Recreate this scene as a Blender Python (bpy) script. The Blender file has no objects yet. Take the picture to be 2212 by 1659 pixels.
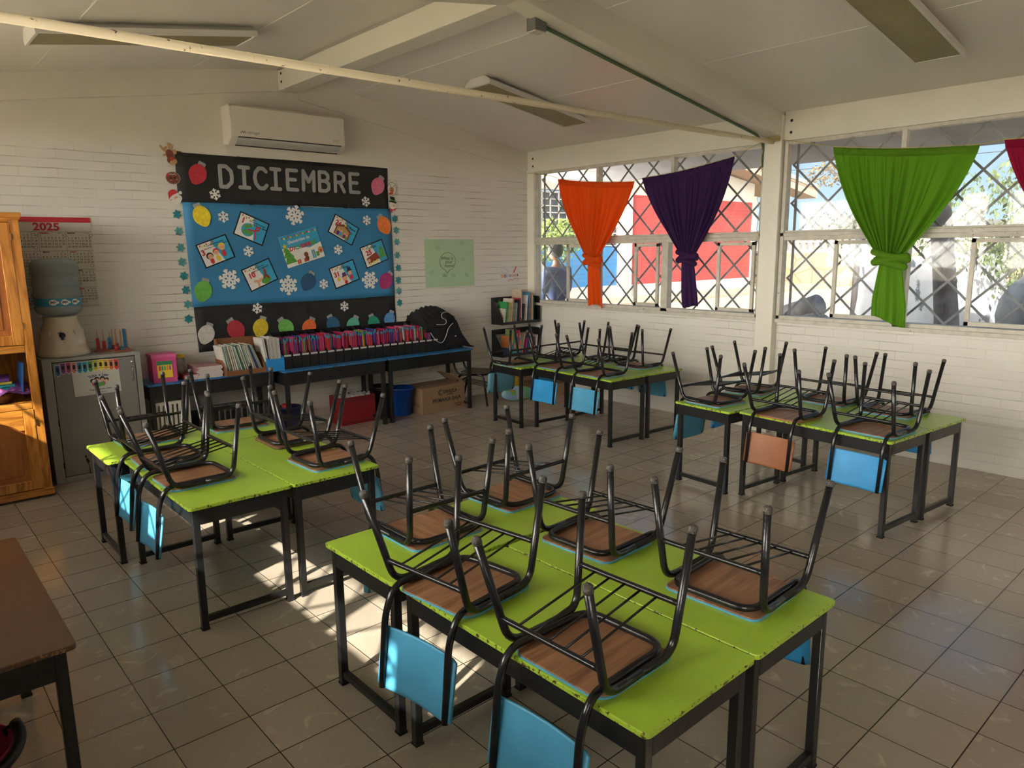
import bpy, bmesh, math, random
from mathutils import Vector, Matrix
R_ = math.radians
scn = bpy.context.scene
col = scn.collection
rnd = random.Random(7)
# ------------------------------------------------------------------ camera
cd = bpy.data.cameras.new('camera'); cam = bpy.data.objects.new('camera', cd); col.objects.link(cam)
cd.sensor_width = 36; cd.lens = 36*1566.2/2212; cd.clip_start = .05; cd.clip_end = 3000
_r = Vector((.74674, -.66508, .0)); _f = Vector((.6541, .7344, -.1817))
def cam_axes(yaw, pitch, roll):
    f = Vector((math.sin(yaw)*math.cos(pitch), math.cos(yaw)*math.cos(pitch), math.sin(pitch)))
    r = Vector((math.cos(yaw), -math.sin(yaw), 0)); u = r.cross(f)
    c, s = math.cos(roll), math.sin(roll)
    return c*r+s*u, -s*r+c*u, f
_r, _u, _f = cam_axes(.72774052, -.182742992, -.0101839125)
_m = Matrix((( _r.x, _u.x, -_f.x), (_r.y, _u.y, -_f.y), (_r.z, _u.z, -_f.z))).to_4x4()
_m.translation = Vector((-.6936, -5.2010, 1.9264))
cam.matrix_world = _m
scn.camera = cam
# ------------------------------------------------------------------ world, sun, exposure
scn.view_settings.view_transform = 'Standard'; scn.view_settings.look = 'None'
scn.view_settings.exposure = 1.2; scn.view_settings.gamma = 1.0
scn.view_settings.use_curve_mapping = False
W = bpy.data.worlds.new('world'); scn.world = W; W.use_nodes = True
nt = W.node_tree; N = nt.nodes; Lk = nt.links
bg = N['Background']
tc = N.new('ShaderNodeTexCoord'); sx = N.new('ShaderNodeSeparateXYZ'); Lk.new(tc.outputs['Generated'], sx.inputs[0])
mr = N.new('ShaderNodeMapRange'); mr.interpolation_type = 'SMOOTHSTEP'
mr.inputs[1].default_value = .25; mr.inputs[2].default_value = -.55; Lk.new(sx.outputs[0], mr.inputs[0])
zr = N.new('ShaderNodeMapRange'); zr.inputs[1].default_value = 0; zr.inputs[2].default_value = .35; Lk.new(sx.outputs[2], zr.inputs[0])
skyr = N.new('ShaderNodeMixRGB'); skyr.inputs[1].default_value = (.36, .47, .58, 1); skyr.inputs[2].default_value = (.11, .25, .50, 1)
Lk.new(zr.outputs[0], skyr.inputs[0])
hz = N.new('ShaderNodeMapRange'); hz.interpolation_type = 'SMOOTHSTEP'; hz.inputs[1].default_value = .45; hz.inputs[2].default_value = .75; Lk.new(sx.outputs[2], hz.inputs[0])
haze = N.new('ShaderNodeMixRGB'); haze.inputs[1].default_value = (12.5, 11.6, 10.2, 1); haze.inputs[2].default_value = (1.2, 1.4, 1.7, 1); Lk.new(hz.outputs[0], haze.inputs[0])   # bright sky band added low on the sun's side to light the room
mixs = N.new('ShaderNodeMixRGB'); Lk.new(haze.outputs[0], mixs.inputs[2])
Lk.new(mr.outputs[0], mixs.inputs[0]); Lk.new(skyr.outputs[0], mixs.inputs[1]); Lk.new(mixs.outputs[0], bg.inputs[0])
bg.inputs[1].default_value = 1.0
sd = bpy.data.lights.new('sun', 'SUN'); sd.energy = 9.0; sd.angle = R_(.8); sd.color = (1, .93, .78)
sun = bpy.data.objects.new('sun', sd); col.objects.link(sun)
sun.rotation_euler = Vector((math.cos(R_(20)), math.sin(R_(20)), -.675)).to_track_quat('-Z', 'Y').to_euler()
sun.location = (-12, -4, 9)
# ------------------------------------------------------------------ materials
MATS = {}
def mat(name, color, rough=.6, metal=0, spec=.5, var=0, vscale=8, bump=0, bscale=40, coat=0, trans=0, wear=None, wth=.62, wscale=30, emis=None, stretch=None, alpha=None):
    if name in MATS: return MATS[name]
    m = bpy.data.materials.new(name); m.use_nodes = True; t = m.node_tree; n = t.nodes; l = t.links
    b = n['Principled BSDF']; b.inputs['Base Color'].default_value = (*color, 1)
    b.inputs['Roughness'].default_value = rough; b.inputs['Metallic'].default_value = metal
    b.inputs['Specular IOR Level'].default_value = spec; b.inputs['Coat Weight'].default_value = coat
    src = None
    g = n.new('ShaderNodeTexCoord')
    vec = g.outputs['Object']
    if stretch:
        mp = n.new('ShaderNodeMapping'); mp.inputs['Scale'].default_value = stretch; l.new(vec, mp.inputs[0]); vec = mp.outputs[0]
    if var:
        nz = n.new('ShaderNodeTexNoise'); nz.inputs['Scale'].default_value = vscale; nz.inputs['Detail'].default_value = 5; l.new(vec, nz.inputs[0])
        r = n.new('ShaderNodeMapRange'); r.inputs[1].default_value = .3; r.inputs[2].default_value = .7
        r.inputs[3].default_value = 1-var; r.inputs[4].default_value = 1+var; l.new(nz.outputs[0], r.inputs[0])
        mx = n.new('ShaderNodeVectorMath'); mx.operation = 'SCALE'; mx.inputs[0].default_value = color; l.new(r.outputs[0], mx.inputs['Scale'])
        src = mx.outputs[0]; l.new(src, b.inputs['Base Color'])
    if wear:
        nz = n.new('ShaderNodeTexNoise'); nz.inputs['Scale'].default_value = wscale; nz.inputs['Detail'].default_value = 7; nz.inputs['Roughness'].default_value = .65; l.new(vec, nz.inputs[0])
        r = n.new('ShaderNodeMapRange'); r.inputs[1].default_value = wth; r.inputs[2].default_value = wth+.03; l.new(nz.outputs[0], r.inputs[0])
        mx = n.new('ShaderNodeMixRGB'); mx.inputs[1].default_value = (*color, 1); mx.inputs[2].default_value = (*wear, 1); l.new(r.outputs[0], mx.inputs[0])
        if src: l.new(src, mx.inputs[1])
        l.new(mx.outputs[0], b.inputs['Base Color'])
    if bump:
        nz = n.new('ShaderNodeTexNoise'); nz.inputs['Scale'].default_value = bscale; nz.inputs['Detail'].default_value = 4; l.new(vec, nz.inputs[0])
        bp = n.new('ShaderNodeBump'); bp.inputs['Strength'].default_value = bump; bp.inputs['Distance'].default_value = .01; l.new(nz.outputs[0], bp.inputs['Height']); l.new(bp.outputs[0], b.inputs['Normal'])
    if trans:
        tr = n.new('ShaderNodeBsdfTranslucent'); tr.inputs[0].default_value = (*color, 1); mx = n.new('ShaderNodeMixShader'); mx.inputs[0].default_value = trans
        l.new(b.outputs[0], mx.inputs[1]); l.new(tr.outputs[0], mx.inputs[2]); out = mx.outputs[0]
        if alpha:
            tp = n.new('ShaderNodeBsdfTransparent'); tp.inputs[0].default_value = (*[min(1, c*1.6+.25) for c in color], 1); m2 = n.new('ShaderNodeMixShader'); m2.inputs[0].default_value = alpha
            l.new(out, m2.inputs[1]); l.new(tp.outputs[0], m2.inputs[2]); out = m2.outputs[0]
        l.new(out, n['Material Output'].inputs[0])
    MATS[name] = m
    return m
def brick_mat(name, axis, color, mortar, bw=.29, rh=.0805, ms=.0042, zo=.0075, bump=.5, rough=.55, var=.05, scale=1, vfac=.22):
    m = bpy.data.materials.new(name); m.use_nodes = True; t = m.node_tree; n = t.nodes; l = t.links; b = n['Principled BSDF']
    g = n.new('ShaderNodeNewGeometry'); s = n.new('ShaderNodeSeparateXYZ'); l.new(g.outputs['Position'], s.inputs[0])
    nz0 = n.new('ShaderNodeTexNoise'); nz0.inputs['Scale'].default_value = 3.0; l.new(g.outputs['Position'], nz0.inputs[0])
    w = n.new('ShaderNodeMath'); w.operation = 'MULTIPLY_ADD'; w.inputs[1].default_value = .012; w.inputs[2].default_value = -zo-.006; l.new(nz0.outputs[0], w.inputs[0])
    zz = n.new('ShaderNodeMath'); zz.operation = 'ADD'; l.new(s.outputs[2], zz.inputs[0]); l.new(w.outputs[0], zz.inputs[1])
    c = n.new('ShaderNodeCombineXYZ'); l.new(s.outputs[axis], c.inputs[0]); l.new(zz.outputs[0], c.inputs[1])
    br = n.new('ShaderNodeTexBrick'); br.offset = .5; br.inputs['Scale'].default_value = 1
    br.inputs['Brick Width'].default_value = bw; br.inputs['Row Height'].default_value = rh; br.inputs['Mortar Size'].default_value = ms
    br.inputs['Mortar Smooth'].default_value = .4; br.inputs['Bias'].default_value = 0
    br.inputs['Color1'].default_value = (*color, 1); br.inputs['Color2'].default_value = (*[k*(1-var) for k in color], 1); br.inputs['Mortar'].default_value = (*color, 1)
    l.new(c.outputs[0], br.inputs[0])
    # the painted joints hold dirt in places only
    nz = n.new('ShaderNodeTexNoise'); nz.inputs['Scale'].default_value = 2.2; nz.inputs['Detail'].default_value = 6; l.new(g.outputs['Position'], nz.inputs[0])
    r = n.new('ShaderNodeMapRange'); r.inputs[1].default_value = .42; r.inputs[2].default_value = .66; l.new(nz.outputs[0], r.inputs[0])
    def M(op, a, c=None):
        k = n.new('ShaderNodeMath'); k.operation = op
        for i, v in enumerate((a, c)):
            if v is None: continue
            if isinstance(v, (int, float)): k.inputs[i].default_value = v
            else: l.new(v, k.inputs[i])
        return k.outputs[0]
    hor = M('GREATER_THAN', M('ABSOLUTE', M('SUBTRACT', M('FRACT', M('DIVIDE', zz.outputs[0], rh)), .5)), .5-ms/rh*1.15)
    jf = M('MULTIPLY', br.outputs['Fac'], M('ADD', M('MULTIPLY', hor, 1-vfac), vfac))
    f = n.new('ShaderNodeMath'); f.operation = 'MULTIPLY'; l.new(jf, f.inputs[0]); l.new(r.outputs[0], f.inputs[1])
    mx = n.new('ShaderNodeMixRGB'); mx.inputs[2].default_value = (*mortar, 1); l.new(f.outputs[0], mx.inputs[0]); l.new(br.outputs[0], mx.inputs[1])
    l.new(mx.outputs[0], b.inputs['Base Color']); b.inputs['Roughness'].default_value = rough
    nf = n.new('ShaderNodeTexNoise'); nf.inputs['Scale'].default_value = 17; nf.inputs['Detail'].default_value = 5; l.new(g.outputs['Position'], nf.inputs[0])
    h = n.new('ShaderNodeMath'); h.operation = 'MULTIPLY_ADD'; h.inputs[1].default_value = -1; l.new(br.outputs['Fac'], h.inputs[0])
    h2 = n.new('ShaderNodeMath'); h2.operation = 'MULTIPLY'; h2.inputs[1].default_value = .55; l.new(nf.outputs[0], h2.inputs[0]); l.new(h2.outputs[0], h.inputs[2])
    bp = n.new('ShaderNodeBump'); bp.inputs['Strength'].default_value = bump; bp.inputs['Distance'].default_value = .006*scale; l.new(h.outputs[0], bp.inputs['Height']); l.new(bp.outputs[0], b.inputs['Normal'])
    return m
def floor_mat():
    m = bpy.data.materials.new('floor_tile'); m.use_nodes = True; t = m.node_tree; n = t.nodes; l = t.links; b = n['Principled BSDF']
    g = n.new('ShaderNodeNewGeometry'); s = n.new('ShaderNodeSeparateXYZ'); l.new(g.outputs['Position'], s.inputs[0])
    def M(op, a, c=None, d=None):
        k = n.new('ShaderNodeMath'); k.operation = op
        for i, v in enumerate((a, c, d)):
            if v is None: continue
            if isinstance(v, (int, float)): k.inputs[i].default_value = v
            else: l.new(v, k.inputs[i])
        return k.outputs[0]
    u = M('DIVIDE', s.outputs[0], .3030); v = M('DIVIDE', s.outputs[1], .2993)
    def line(q, w):
        f = M('FRACT', q); d = M('ABSOLUTE', M('SUBTRACT', f, .5)); return M('GREATER_THAN', d, .5-w)
    gr = M('MAXIMUM', line(u, .0070), line(v, .0085))
    cell = n.new('ShaderNodeCombineXYZ'); l.new(M('FLOOR', u), cell.inputs[0]); l.new(M('FLOOR', v), cell.inputs[1])
    wn = n.new('ShaderNodeTexWhiteNoise'); l.new(cell.outputs[0], wn.inputs[0])
    off = n.new('ShaderNodeVectorMath'); off.operation = 'MULTIPLY_ADD'; off.inputs[1].default_value = (7, 5, 3); l.new(wn.outputs['Color'], off.inputs[0]); l.new(g.outputs['Position'], off.inputs[2])
    nz = n.new('ShaderNodeTexNoise'); nz.inputs['Scale'].default_value = 5.5; nz.inputs['Detail'].default_value = 3; nz.inputs['Distortion'].default_value = 2.2; l.new(off.outputs[0], nz.inputs[0])
    st = n.new('ShaderNodeMapRange'); st.inputs[1].default_value = .60; st.inputs[2].default_value = .74; l.new(nz.outputs[0], st.inputs[0])
    mx = n.new('ShaderNodeMixRGB'); mx.inputs[1].default_value = (.37, .315, .255, 1); mx.inputs[2].default_value = (.52, .45, .36, 1)
    l.new(M('MULTIPLY', st.outputs[0], .85), mx.inputs[0])
    br = n.new('ShaderNodeHueSaturation'); l.new(M('MULTIPLY_ADD', wn.outputs['Value'], .16, .92), br.inputs['Value']); l.new(mx.outputs[0], br.inputs['Color'])
    gm = n.new('ShaderNodeMixRGB'); gm.inputs[2].default_value = (.035, .022, .018, 1); l.new(gr, gm.inputs[0]); l.new(br.outputs[0], gm.inputs[1])
    l.new(gm.outputs[0], b.inputs['Base Color'])
    nr = n.new('ShaderNodeTexNoise'); nr.inputs['Scale'].default_value = 3; nr.inputs['Detail'].default_value = 6; l.new(g.outputs['Position'], nr.inputs[0])
    l.new(M('MULTIPLY_ADD', nr.outputs[0], .20, .06), b.inputs['Roughness'])
    nb = n.new('ShaderNodeTexNoise'); nb.inputs['Scale'].default_value = 5; nb.inputs['Detail'].default_value = 2; l.new(off.outputs[0], nb.inputs[0])
    hh = M('MULTIPLY_ADD', gr, -1.0, M('MULTIPLY', nb.outputs[0], .6))
    bp = n.new('ShaderNodeBump'); bp.inputs['Strength'].default_value = .22; bp.inputs['Distance'].default_value = .004; l.new(hh, bp.inputs['Height']); l.new(bp.outputs[0], b.inputs['Normal'])
    return m
def tabletop_mat(name, color, wood, chip_z=.016, hx=.6, hy=.28):
    """painted board: chips and wear near its borders, found from the object's own coordinates"""
    m = bpy.data.materials.new(name); m.use_nodes = True; t = m.node_tree; n = t.nodes; l = t.links; b = n['Principled BSDF']
    g = n.new('ShaderNodeTexCoord'); s = n.new('ShaderNodeSeparateXYZ'); l.new(g.outputs['Generated'], s.inputs[0])
    def M(op, a, c=None, d=None):
        k = n.new('ShaderNodeMath'); k.operation = op
        for i, v in enumerate((a, c, d)):
            if v is None: continue
            if isinstance(v, (int, float)): k.inputs[i].default_value = v
            else: l.new(v, k.inputs[i])
        return k.outputs[0]
    ex = M('MULTIPLY', M('SUBTRACT', .5, M('ABSOLUTE', M('SUBTRACT', s.outputs[0], .5))), hx*2)
    ey = M('MULTIPLY', M('SUBTRACT', .5, M('ABSOLUTE', M('SUBTRACT', s.outputs[1], .5))), hy*2)
    e = M('MINIMUM', ex, ey)
    nz = n.new('ShaderNodeTexNoise'); nz.inputs['Scale'].default_value = 55; nz.inputs['Detail'].default_value = 6; nz.inputs['Roughness'].default_value = .7
    oi = n.new('ShaderNodeObjectInfo'); ov = n.new('ShaderNodeVectorMath'); ov.operation = 'ADD'; l.new(g.outputs['Object'], ov.inputs[0]); l.new(oi.outputs['Location'], ov.inputs[1])
    l.new(ov.outputs[0], nz.inputs[0])
    th = n.new('ShaderNodeMapRange'); th.inputs[1].default_value = 0; th.inputs[2].default_value = .018; th.inputs[3].default_value = .555; th.inputs[4].default_value = .80; l.new(e, th.inputs[0])
    k = M('GREATER_THAN', nz.outputs[0], th.outputs[0])
    big = n.new('ShaderNodeTexNoise'); big.inputs['Scale'].default_value = 4; l.new(ov.outputs[0], big.inputs[0])
    hs = n.new('ShaderNodeHueSaturation'); hs.inputs['Color'].default_value = (*color, 1); l.new(M('MULTIPLY_ADD', big.outputs[0], .3, .85), hs.inputs['Value'])
    mx = n.new('ShaderNodeMixRGB'); mx.inputs[2].default_value = (*wood, 1); l.new(k, mx.inputs[0]); l.new(hs.outputs[0], mx.inputs[1]); l.new(mx.outputs[0], b.inputs['Base Color'])
    b.inputs['Roughness'].default_value = .3
    ws = n.new('ShaderNodeTexNoise'); ws.inputs['Scale'].default_value = 9; l.new(ov.outputs[0], ws.inputs[0])
    bp = n.new('ShaderNodeBump'); bp.inputs['Strength'].default_value = .12; bp.inputs['Distance'].default_value = .01; l.new(ws.outputs[0], bp.inputs['Height']); l.new(bp.outputs[0], b.inputs['Normal'])
    MATS[name] = m
    return m
def wood_mat(name, c1, c2, rough=.35, scale=(1, 1, 12), sc=3.0, dist=4, coat=.3):
    m = bpy.data.materials.new(name); m.use_nodes = True; t = m.node_tree; n = t.nodes; l = t.links; b = n['Principled BSDF']
    g = n.new('ShaderNodeTexCoord'); mp = n.new('ShaderNodeMapping'); mp.inputs['Scale'].default_value = scale; l.new(g.outputs['Object'], mp.inputs[0])
    nz = n.new('ShaderNodeTexNoise'); nz.inputs['Scale'].default_value = sc; nz.inputs['Detail'].default_value = 6; nz.inputs['Distortion'].default_value = dist*.3; l.new(mp.outputs[0], nz.inputs[0])
    rp = n.new('ShaderNodeValToRGB'); rp.color_ramp.elements[0].position = .35; rp.color_ramp.elements[1].position = .62
    rp.color_ramp.elements[0].color = (*c2, 1); rp.color_ramp.elements[1].color = (*c1, 1); l.new(nz.outputs[0], rp.inputs[0]); l.new(rp.outputs[0], b.inputs['Base Color'])
    b.inputs['Roughness'].default_value = rough; b.inputs['Coat Weight'].default_value = coat
    MATS[name] = m
    return m
# ------------------------------------------------------------------ mesh building
def rotz(a): return Matrix.Rotation(a, 4, 'Z')
class MB:
    def __init__(s): s.v = []; s.f = []; s.k = []; s.m = 0; s.s = []; s.c = 0
    def add(s, vs, fs, smooth=False, X=None):
        o = len(s.v)
        s.v += [tuple(X @ Vector(p)) if X else tuple(p) for p in vs]
        for f in fs: s.f.append([i+o for i in f]); s.k.append(s.m); s.s.append(smooth)
        return s
    def box(s, x0, x1, y0, y1, z0, z1, X=None):
        v = [(x, y, z) for z in (z0, z1) for y in (y0, y1) for x in (x0, x1)]
        return s.add(v, [(0,2,3,1), (4,5,7,6), (0,1,5,4), (2,6,7,3), (0,4,6,2), (1,3,7,5)], X=X)
    def prism(s, pts, z0, z1, X=None, top=True, bottom=True):
        n = len(pts)
        a = sum(pts[i][0]*pts[(i+1)%n][1]-pts[(i+1)%n][0]*pts[i][1] for i in range(n))
        if a < 0: pts = pts[::-1]
        v = [(x, y, z0) for x, y in pts]+[(x, y, z1) for x, y in pts]
        f = [(i, (i+1)%n, n+(i+1)%n, n+i) for i in range(n)]
        if top: f.append(tuple(range(n, 2*n)))
        if bottom: f.append(tuple(range(n-1, -1, -1)))
        return s.add(v, f, X=X)
    def tube(s, path, r, n=10, cap=True, X=None, smooth=True):
        P = [Vector(p) for p in path]; rr = r if isinstance(r, (list, tuple)) else [r]*len(P)
        t0 = (P[1]-P[0]).normalized(); a = Vector((0, 0, 1)) if abs(t0.z) < .9 else Vector((1, 0, 0))
        nn = t0.cross(a).normalized(); vs = []; 
        for i, p in enumerate(P):
            t = ((P[min(i+1, len(P)-1)]-p).normalized()+(p-P[max(i-1, 0)]).normalized())
            t = t.normalized() if t.length > 1e-6 else t0
            nn = (nn-t*nn.dot(t)).normalized(); bb = t.cross(nn)
            for j in range(n):
                q = 2*math.pi*j/n; vs.append(p+(nn*math.cos(q)+bb*math.sin(q))*rr[i])
        fs = [(i*n+j, i*n+(j+1)%n, (i+1)*n+(j+1)%n, (i+1)*n+j) for i in range(len(P)-1) for j in range(n)]
        if cap: fs += [tuple(range(n-1, -1, -1)), tuple((len(P)-1)*n+j for j in range(n))]
        return s.add(vs, fs, smooth, X)
    def lathe(s, prof, n=24, c=(0, 0, 0), X=None, wob=None):
        vs = []
        for r, z in prof:
            for j in range(n):
                a = 2*math.pi*j/n; k = r*(1+(wob(a, z) if wob else 0)); vs.append((c[0]+k*math.cos(a), c[1]+k*math.sin(a), c[2]+z))
        fs = [(i*n+j, i*n+(j+1)%n, (i+1)*n+(j+1)%n, (i+1)*n+j) for i in range(len(prof)-1) for j in range(n)]
        return s.add(vs, fs, True, X)
    def grid(s, P, X=None, smooth=True):
        n, m = len(P), len(P[0])
        return s.add([p for r in P for p in r], [(i*m+j, i*m+j+1, (i+1)*m+j+1, (i+1)*m+j) for i in range(n-1) for j in range(m-1)], smooth, X)
    def ball(s, c, r, n=12, sc=(1, 1, 1), X=None, k=None):
        k = k or n//2
        prof = [(max(1e-4, math.sin(math.pi*i/k))*r, -math.cos(math.pi*i/k)*r) for i in range(k+1)]
        vs = [(c[0]+p*math.cos(2*math.pi*j/n)*sc[0], c[1]+p*math.sin(2*math.pi*j/n)*sc[1], c[2]+z*sc[2]) for p, z in prof for j in range(n)]
        return s.add(vs, [(i*n+j, i*n+(j+1)%n, (i+1)*n+(j+1)%n, (i+1)*n+j) for i in range(k) for j in range(n)], True, X)
def obj(name, mb, mats, parent=None, loc=None, rot=None, bevel=0, solid=0, kind=None, subd=0):
    me = bpy.data.meshes.new(name); me.from_pydata(mb.v, [], mb.f); 
    if not isinstance(mats, (list, tuple)): mats = [mats]
    for m in mats: me.materials.append(m)
    me.polygons.foreach_set('material_index', mb.k); me.polygons.foreach_set('use_smooth', mb.s); me.update()
    o = bpy.data.objects.new(name, me); col.objects.link(o)
    if parent: o.parent = parent
    if loc: o.location = loc
    if rot: o.rotation_euler = rot
    if solid: d = o.modifiers.new('solid', 'SOLIDIFY'); d.thickness = solid; d.offset = 0
    if bevel: d = o.modifiers.new('bevel', 'BEVEL'); d.width = bevel; d.segments = 2; d.limit_method = 'ANGLE'; d.angle_limit = R_(50)
    if subd: d = o.modifiers.new('sub', 'SUBSURF'); d.levels = subd; d.render_levels = subd
    if kind: o['kind'] = kind
    return o
def empty(name, loc=(0, 0, 0), rot=(0, 0, 0)):
    o = bpy.data.objects.new(name, None); col.objects.link(o); o.location = loc; o.rotation_euler = rot; o.empty_display_size = .1
    return o
def tag(o, label, cat, group=None, kind=None):
    o['label'] = label; o['category'] = cat
    if group: o['group'] = group
    if kind: o['kind'] = kind
    return o
def copy_tree(o, parent=None):
    c = o.copy(); col.objects.link(c); c.parent = parent
    for ch in list(o.children): copy_tree(ch, c)
    return c
def setmat(o, m, i=0):
    o.material_slots[i].link = 'OBJECT'; o.material_slots[i].material = m
def bezier3(a, b, c, n=6):
    return [a.lerp(b, i/n).lerp(b.lerp(c, i/n), i/n) for i in range(n+1)]
def fillet(pts, r, n=5):
    P = [Vector(p) for p in pts]; out = [P[0]]
    for i in range(1, len(P)-1):
        rr = r[i-1] if isinstance(r, (list, tuple)) else r
        a = (P[i-1]-P[i]); b = (P[i+1]-P[i]); d = min(rr, a.length*.49, b.length*.49)
        out += bezier3(P[i]+a.normalized()*d, P[i], P[i]+b.normalized()*d, n)
    out.append(P[-1]); return out
def rrect(x0, x1, y0, y1, r, n=4):
    r = r if isinstance(r, (list, tuple)) else [r]*4
    out = []
    for (cx, cy, a), q in zip(((x1, y1, 0), (x0, y1, 90), (x0, y0, 180), (x1, y0, 270)), r):
        sx_, sy_ = (1 if cx == x1 else -1), (1 if cy == y1 else -1)
        for i in range(n+1):
            t = R_(a+90*i/n); out.append((cx-sx_*q+q*math.cos(t), cy-sy_*q+q*math.sin(t)))
    return out
def text_mesh(name, body, size, m, parent=None, loc=(0, 0, 0), rot=(0, 0, 0), ext=.0006, bold=0, align='CENTER', sx_=1, shear=0):
    c = bpy.data.curves.new(name, 'FONT'); c.body = body; c.size = size; c.extrude = ext; c.offset = bold; c.align_x = align; c.align_y = 'CENTER'; c.shear = shear
    c.resolution_u = 3
    t = bpy.data.objects.new(name, c); col.objects.link(t)
    me = bpy.data.meshes.new_from_object(t.evaluated_get(bpy.context.evaluated_depsgraph_get()))
    bpy.data.objects.remove(t); bpy.data.curves.remove(c)
    me.name = name; me.materials.clear(); me.materials.append(m)
    if sx_ != 1:
        for v in me.vertices: v.co.x *= sx_
    o = bpy.data.objects.new(name, me); col.objects.link(o)
    if parent: o.parent = parent
    o.location = loc; o.rotation_euler = rot
    return o
# ------------------------------------------------------------------ the room
XL, XR, YB, YF = -1.0, 6.35, 2.30, -8.45
XM = 2.79
def ceil_z(x): return 3.78-.158*abs(x-XM)
white = mat('white_plaster', (.68, .64, .56), .5, var=.03, vscale=2, bump=.15, bscale=14)
ceilm = mat('ceiling_gloss_paint', (.72, .69, .63), .32, var=.03, vscale=1.5, bump=.25, bscale=2.2)
beamm = mat('cream_beam_paint', (.68, .65, .56), .42, var=.03, vscale=3, bump=.1, bscale=12)
bk_back = brick_mat('white_painted_brick_back', 0, (.69, .66, .60), (.30, .27, .24))
bk_side = brick_mat('white_painted_brick_side', 1, (.67, .64, .58), (.40, .37, .32))
def S(name, mb, m, **k): return obj(name, mb, m, kind='structure', **k)
S('floor', MB().box(XL-.1, XR+.1, YF-.1, YB+.1, -.08, 0), floor_mat())
# back wall: brick up to a course at 2.885, smooth gable above
w = MB(); w.box(XL-.1, XR+.12, YB, YB+.14, 0, 2.885); w.m = 1
w.prism([(XL-.1, 2.885), (XR+.12, 2.885), (XR+.12, ceil_z(XR+.12)), (XM, 3.78), (XL-.1, ceil_z(XL-.1))], -YB-.14, -YB+.004, X=Matrix.Rotation(R_(90), 4, 'X'))
S('wall_back', w, [bk_back, white])
w = MB(); w.box(XL-.1, XR+.12, YF-.14, YF, 0, 2.9)
w.prism([(XL-.1, 2.9), (XR+.12, 2.9), (XR+.12, ceil_z(XR+.12)), (XM, 3.78), (XL-.1, ceil_z(XL-.1))], -YF, -YF+.14, X=Matrix.Rotation(R_(90), 4, 'X'))
S('wall_front', w, white)
SILL = 1.205
S('wall_right', MB().box(XR, XR+.14, YF-.1, YB+.1, -.05, SILL), bk_side)
S('wall_left', MB().box(XL-.14, XL, YF-.1, YB+.1, -.05, 1.285), bk_side)
w = MB()
for sgn in (1, -1):
    xe = XR+.13 if sgn > 0 else XL-.13
    a, b = (XM, 3.78), (xe, ceil_z(xe))
    w.prism([a, b, (b[0], b[1]+.12), (a[0], a[1]+.14)], -YB-1.0, -YF+1.2, X=Matrix.Rotation(R_(90), 4, 'X'))
S('ceiling', w, ceilm)
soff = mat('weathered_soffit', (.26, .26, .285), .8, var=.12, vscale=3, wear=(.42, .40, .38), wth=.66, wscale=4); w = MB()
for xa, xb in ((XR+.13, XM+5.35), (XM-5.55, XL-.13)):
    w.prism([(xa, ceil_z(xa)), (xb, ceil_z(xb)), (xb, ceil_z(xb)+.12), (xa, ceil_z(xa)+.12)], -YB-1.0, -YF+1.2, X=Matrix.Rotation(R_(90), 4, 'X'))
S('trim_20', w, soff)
# panel joints of the ceiling
jm = mat('ceiling_joint', (.74, .72, .66), .5)
w = MB()
for xj in (3.62, 4.85, 1.9, .6):
    zc = ceil_z(xj)
    w.box(xj-.004, xj+.004, YF, YB-.05, zc-.003, zc+.01)
S('trim_1', w, jm)
# ridge beam and sloping rafters
S('trim_2', MB().box(XM, XM+.20, YF, YB, 3.565, 3.76), beamm, bevel=.006)
def rafter(k, y0, y1, x0, x1, dep=.235, m=None):
    w = MB(); w.prism([(x0, ceil_z(x0)-dep), (x1, ceil_z(x1)-dep), (x1, ceil_z(x1)+.02), (x0, ceil_z(x0)+.02)], -y1, -y0, X=Matrix.Rotation(R_(90), 4, 'X'))
    return S('trim_%d' % k, w, m or beamm, bevel=.004)
k = 3
for yc in (-1.335, -4.93):
    rafter(k, yc-.085, yc+.085, XM, XR-.05); rafter(k+1, yc-.085, yc+.085, XL+.05, XM); k += 2
rafter(7, YB-.025, YB, XM+.2, XR, .245, white); rafter(8, YB-.035, YB, XL, XM, .22, white)
# headers above the windows, columns
for kk, (xa, xb) in enumerate(((XR-.06, XR+.12), (XL-.12, XL+.06))):
    w = MB()
    for y0, y1 in ((-1.25, YB), (-4.84, -1.43), (YF, -5.02)): w.box(xa, xb, y0, y1, 2.955, 3.26)
    S('trim_%d' % (9+kk), w, beamm, bevel=.004)
    w = MB()
    for yc in (-1.335, -4.93, ): w.box(xa-.04 if kk == 0 else xa, xb if kk == 0 else xb+.04, yc-.095, yc+.095, 0, 3.2)
    S('trim_%d' % (11+kk), w, beamm, bevel=.006)
# bolt holes at the beam ends
hole = mat('hole_black', (.01, .01, .01), .9)
w = MB()
for (y, z, x) in ((2.17, 3.13, XR-.061), (2.17, 3.03, XR-.061), (-1.50, 3.14, XR-.061), (-1.50, 3.03, XR-.061)):
    w.tube([(x, y, z), (x-.002, y, z)], .014, 14)
for z in (3.72, 3.64): w.tube([(XM-.001, YB-.10, z), (XM-.003, YB-.10, z)], .014, 14)
S('trim_13', w, hole)
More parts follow.
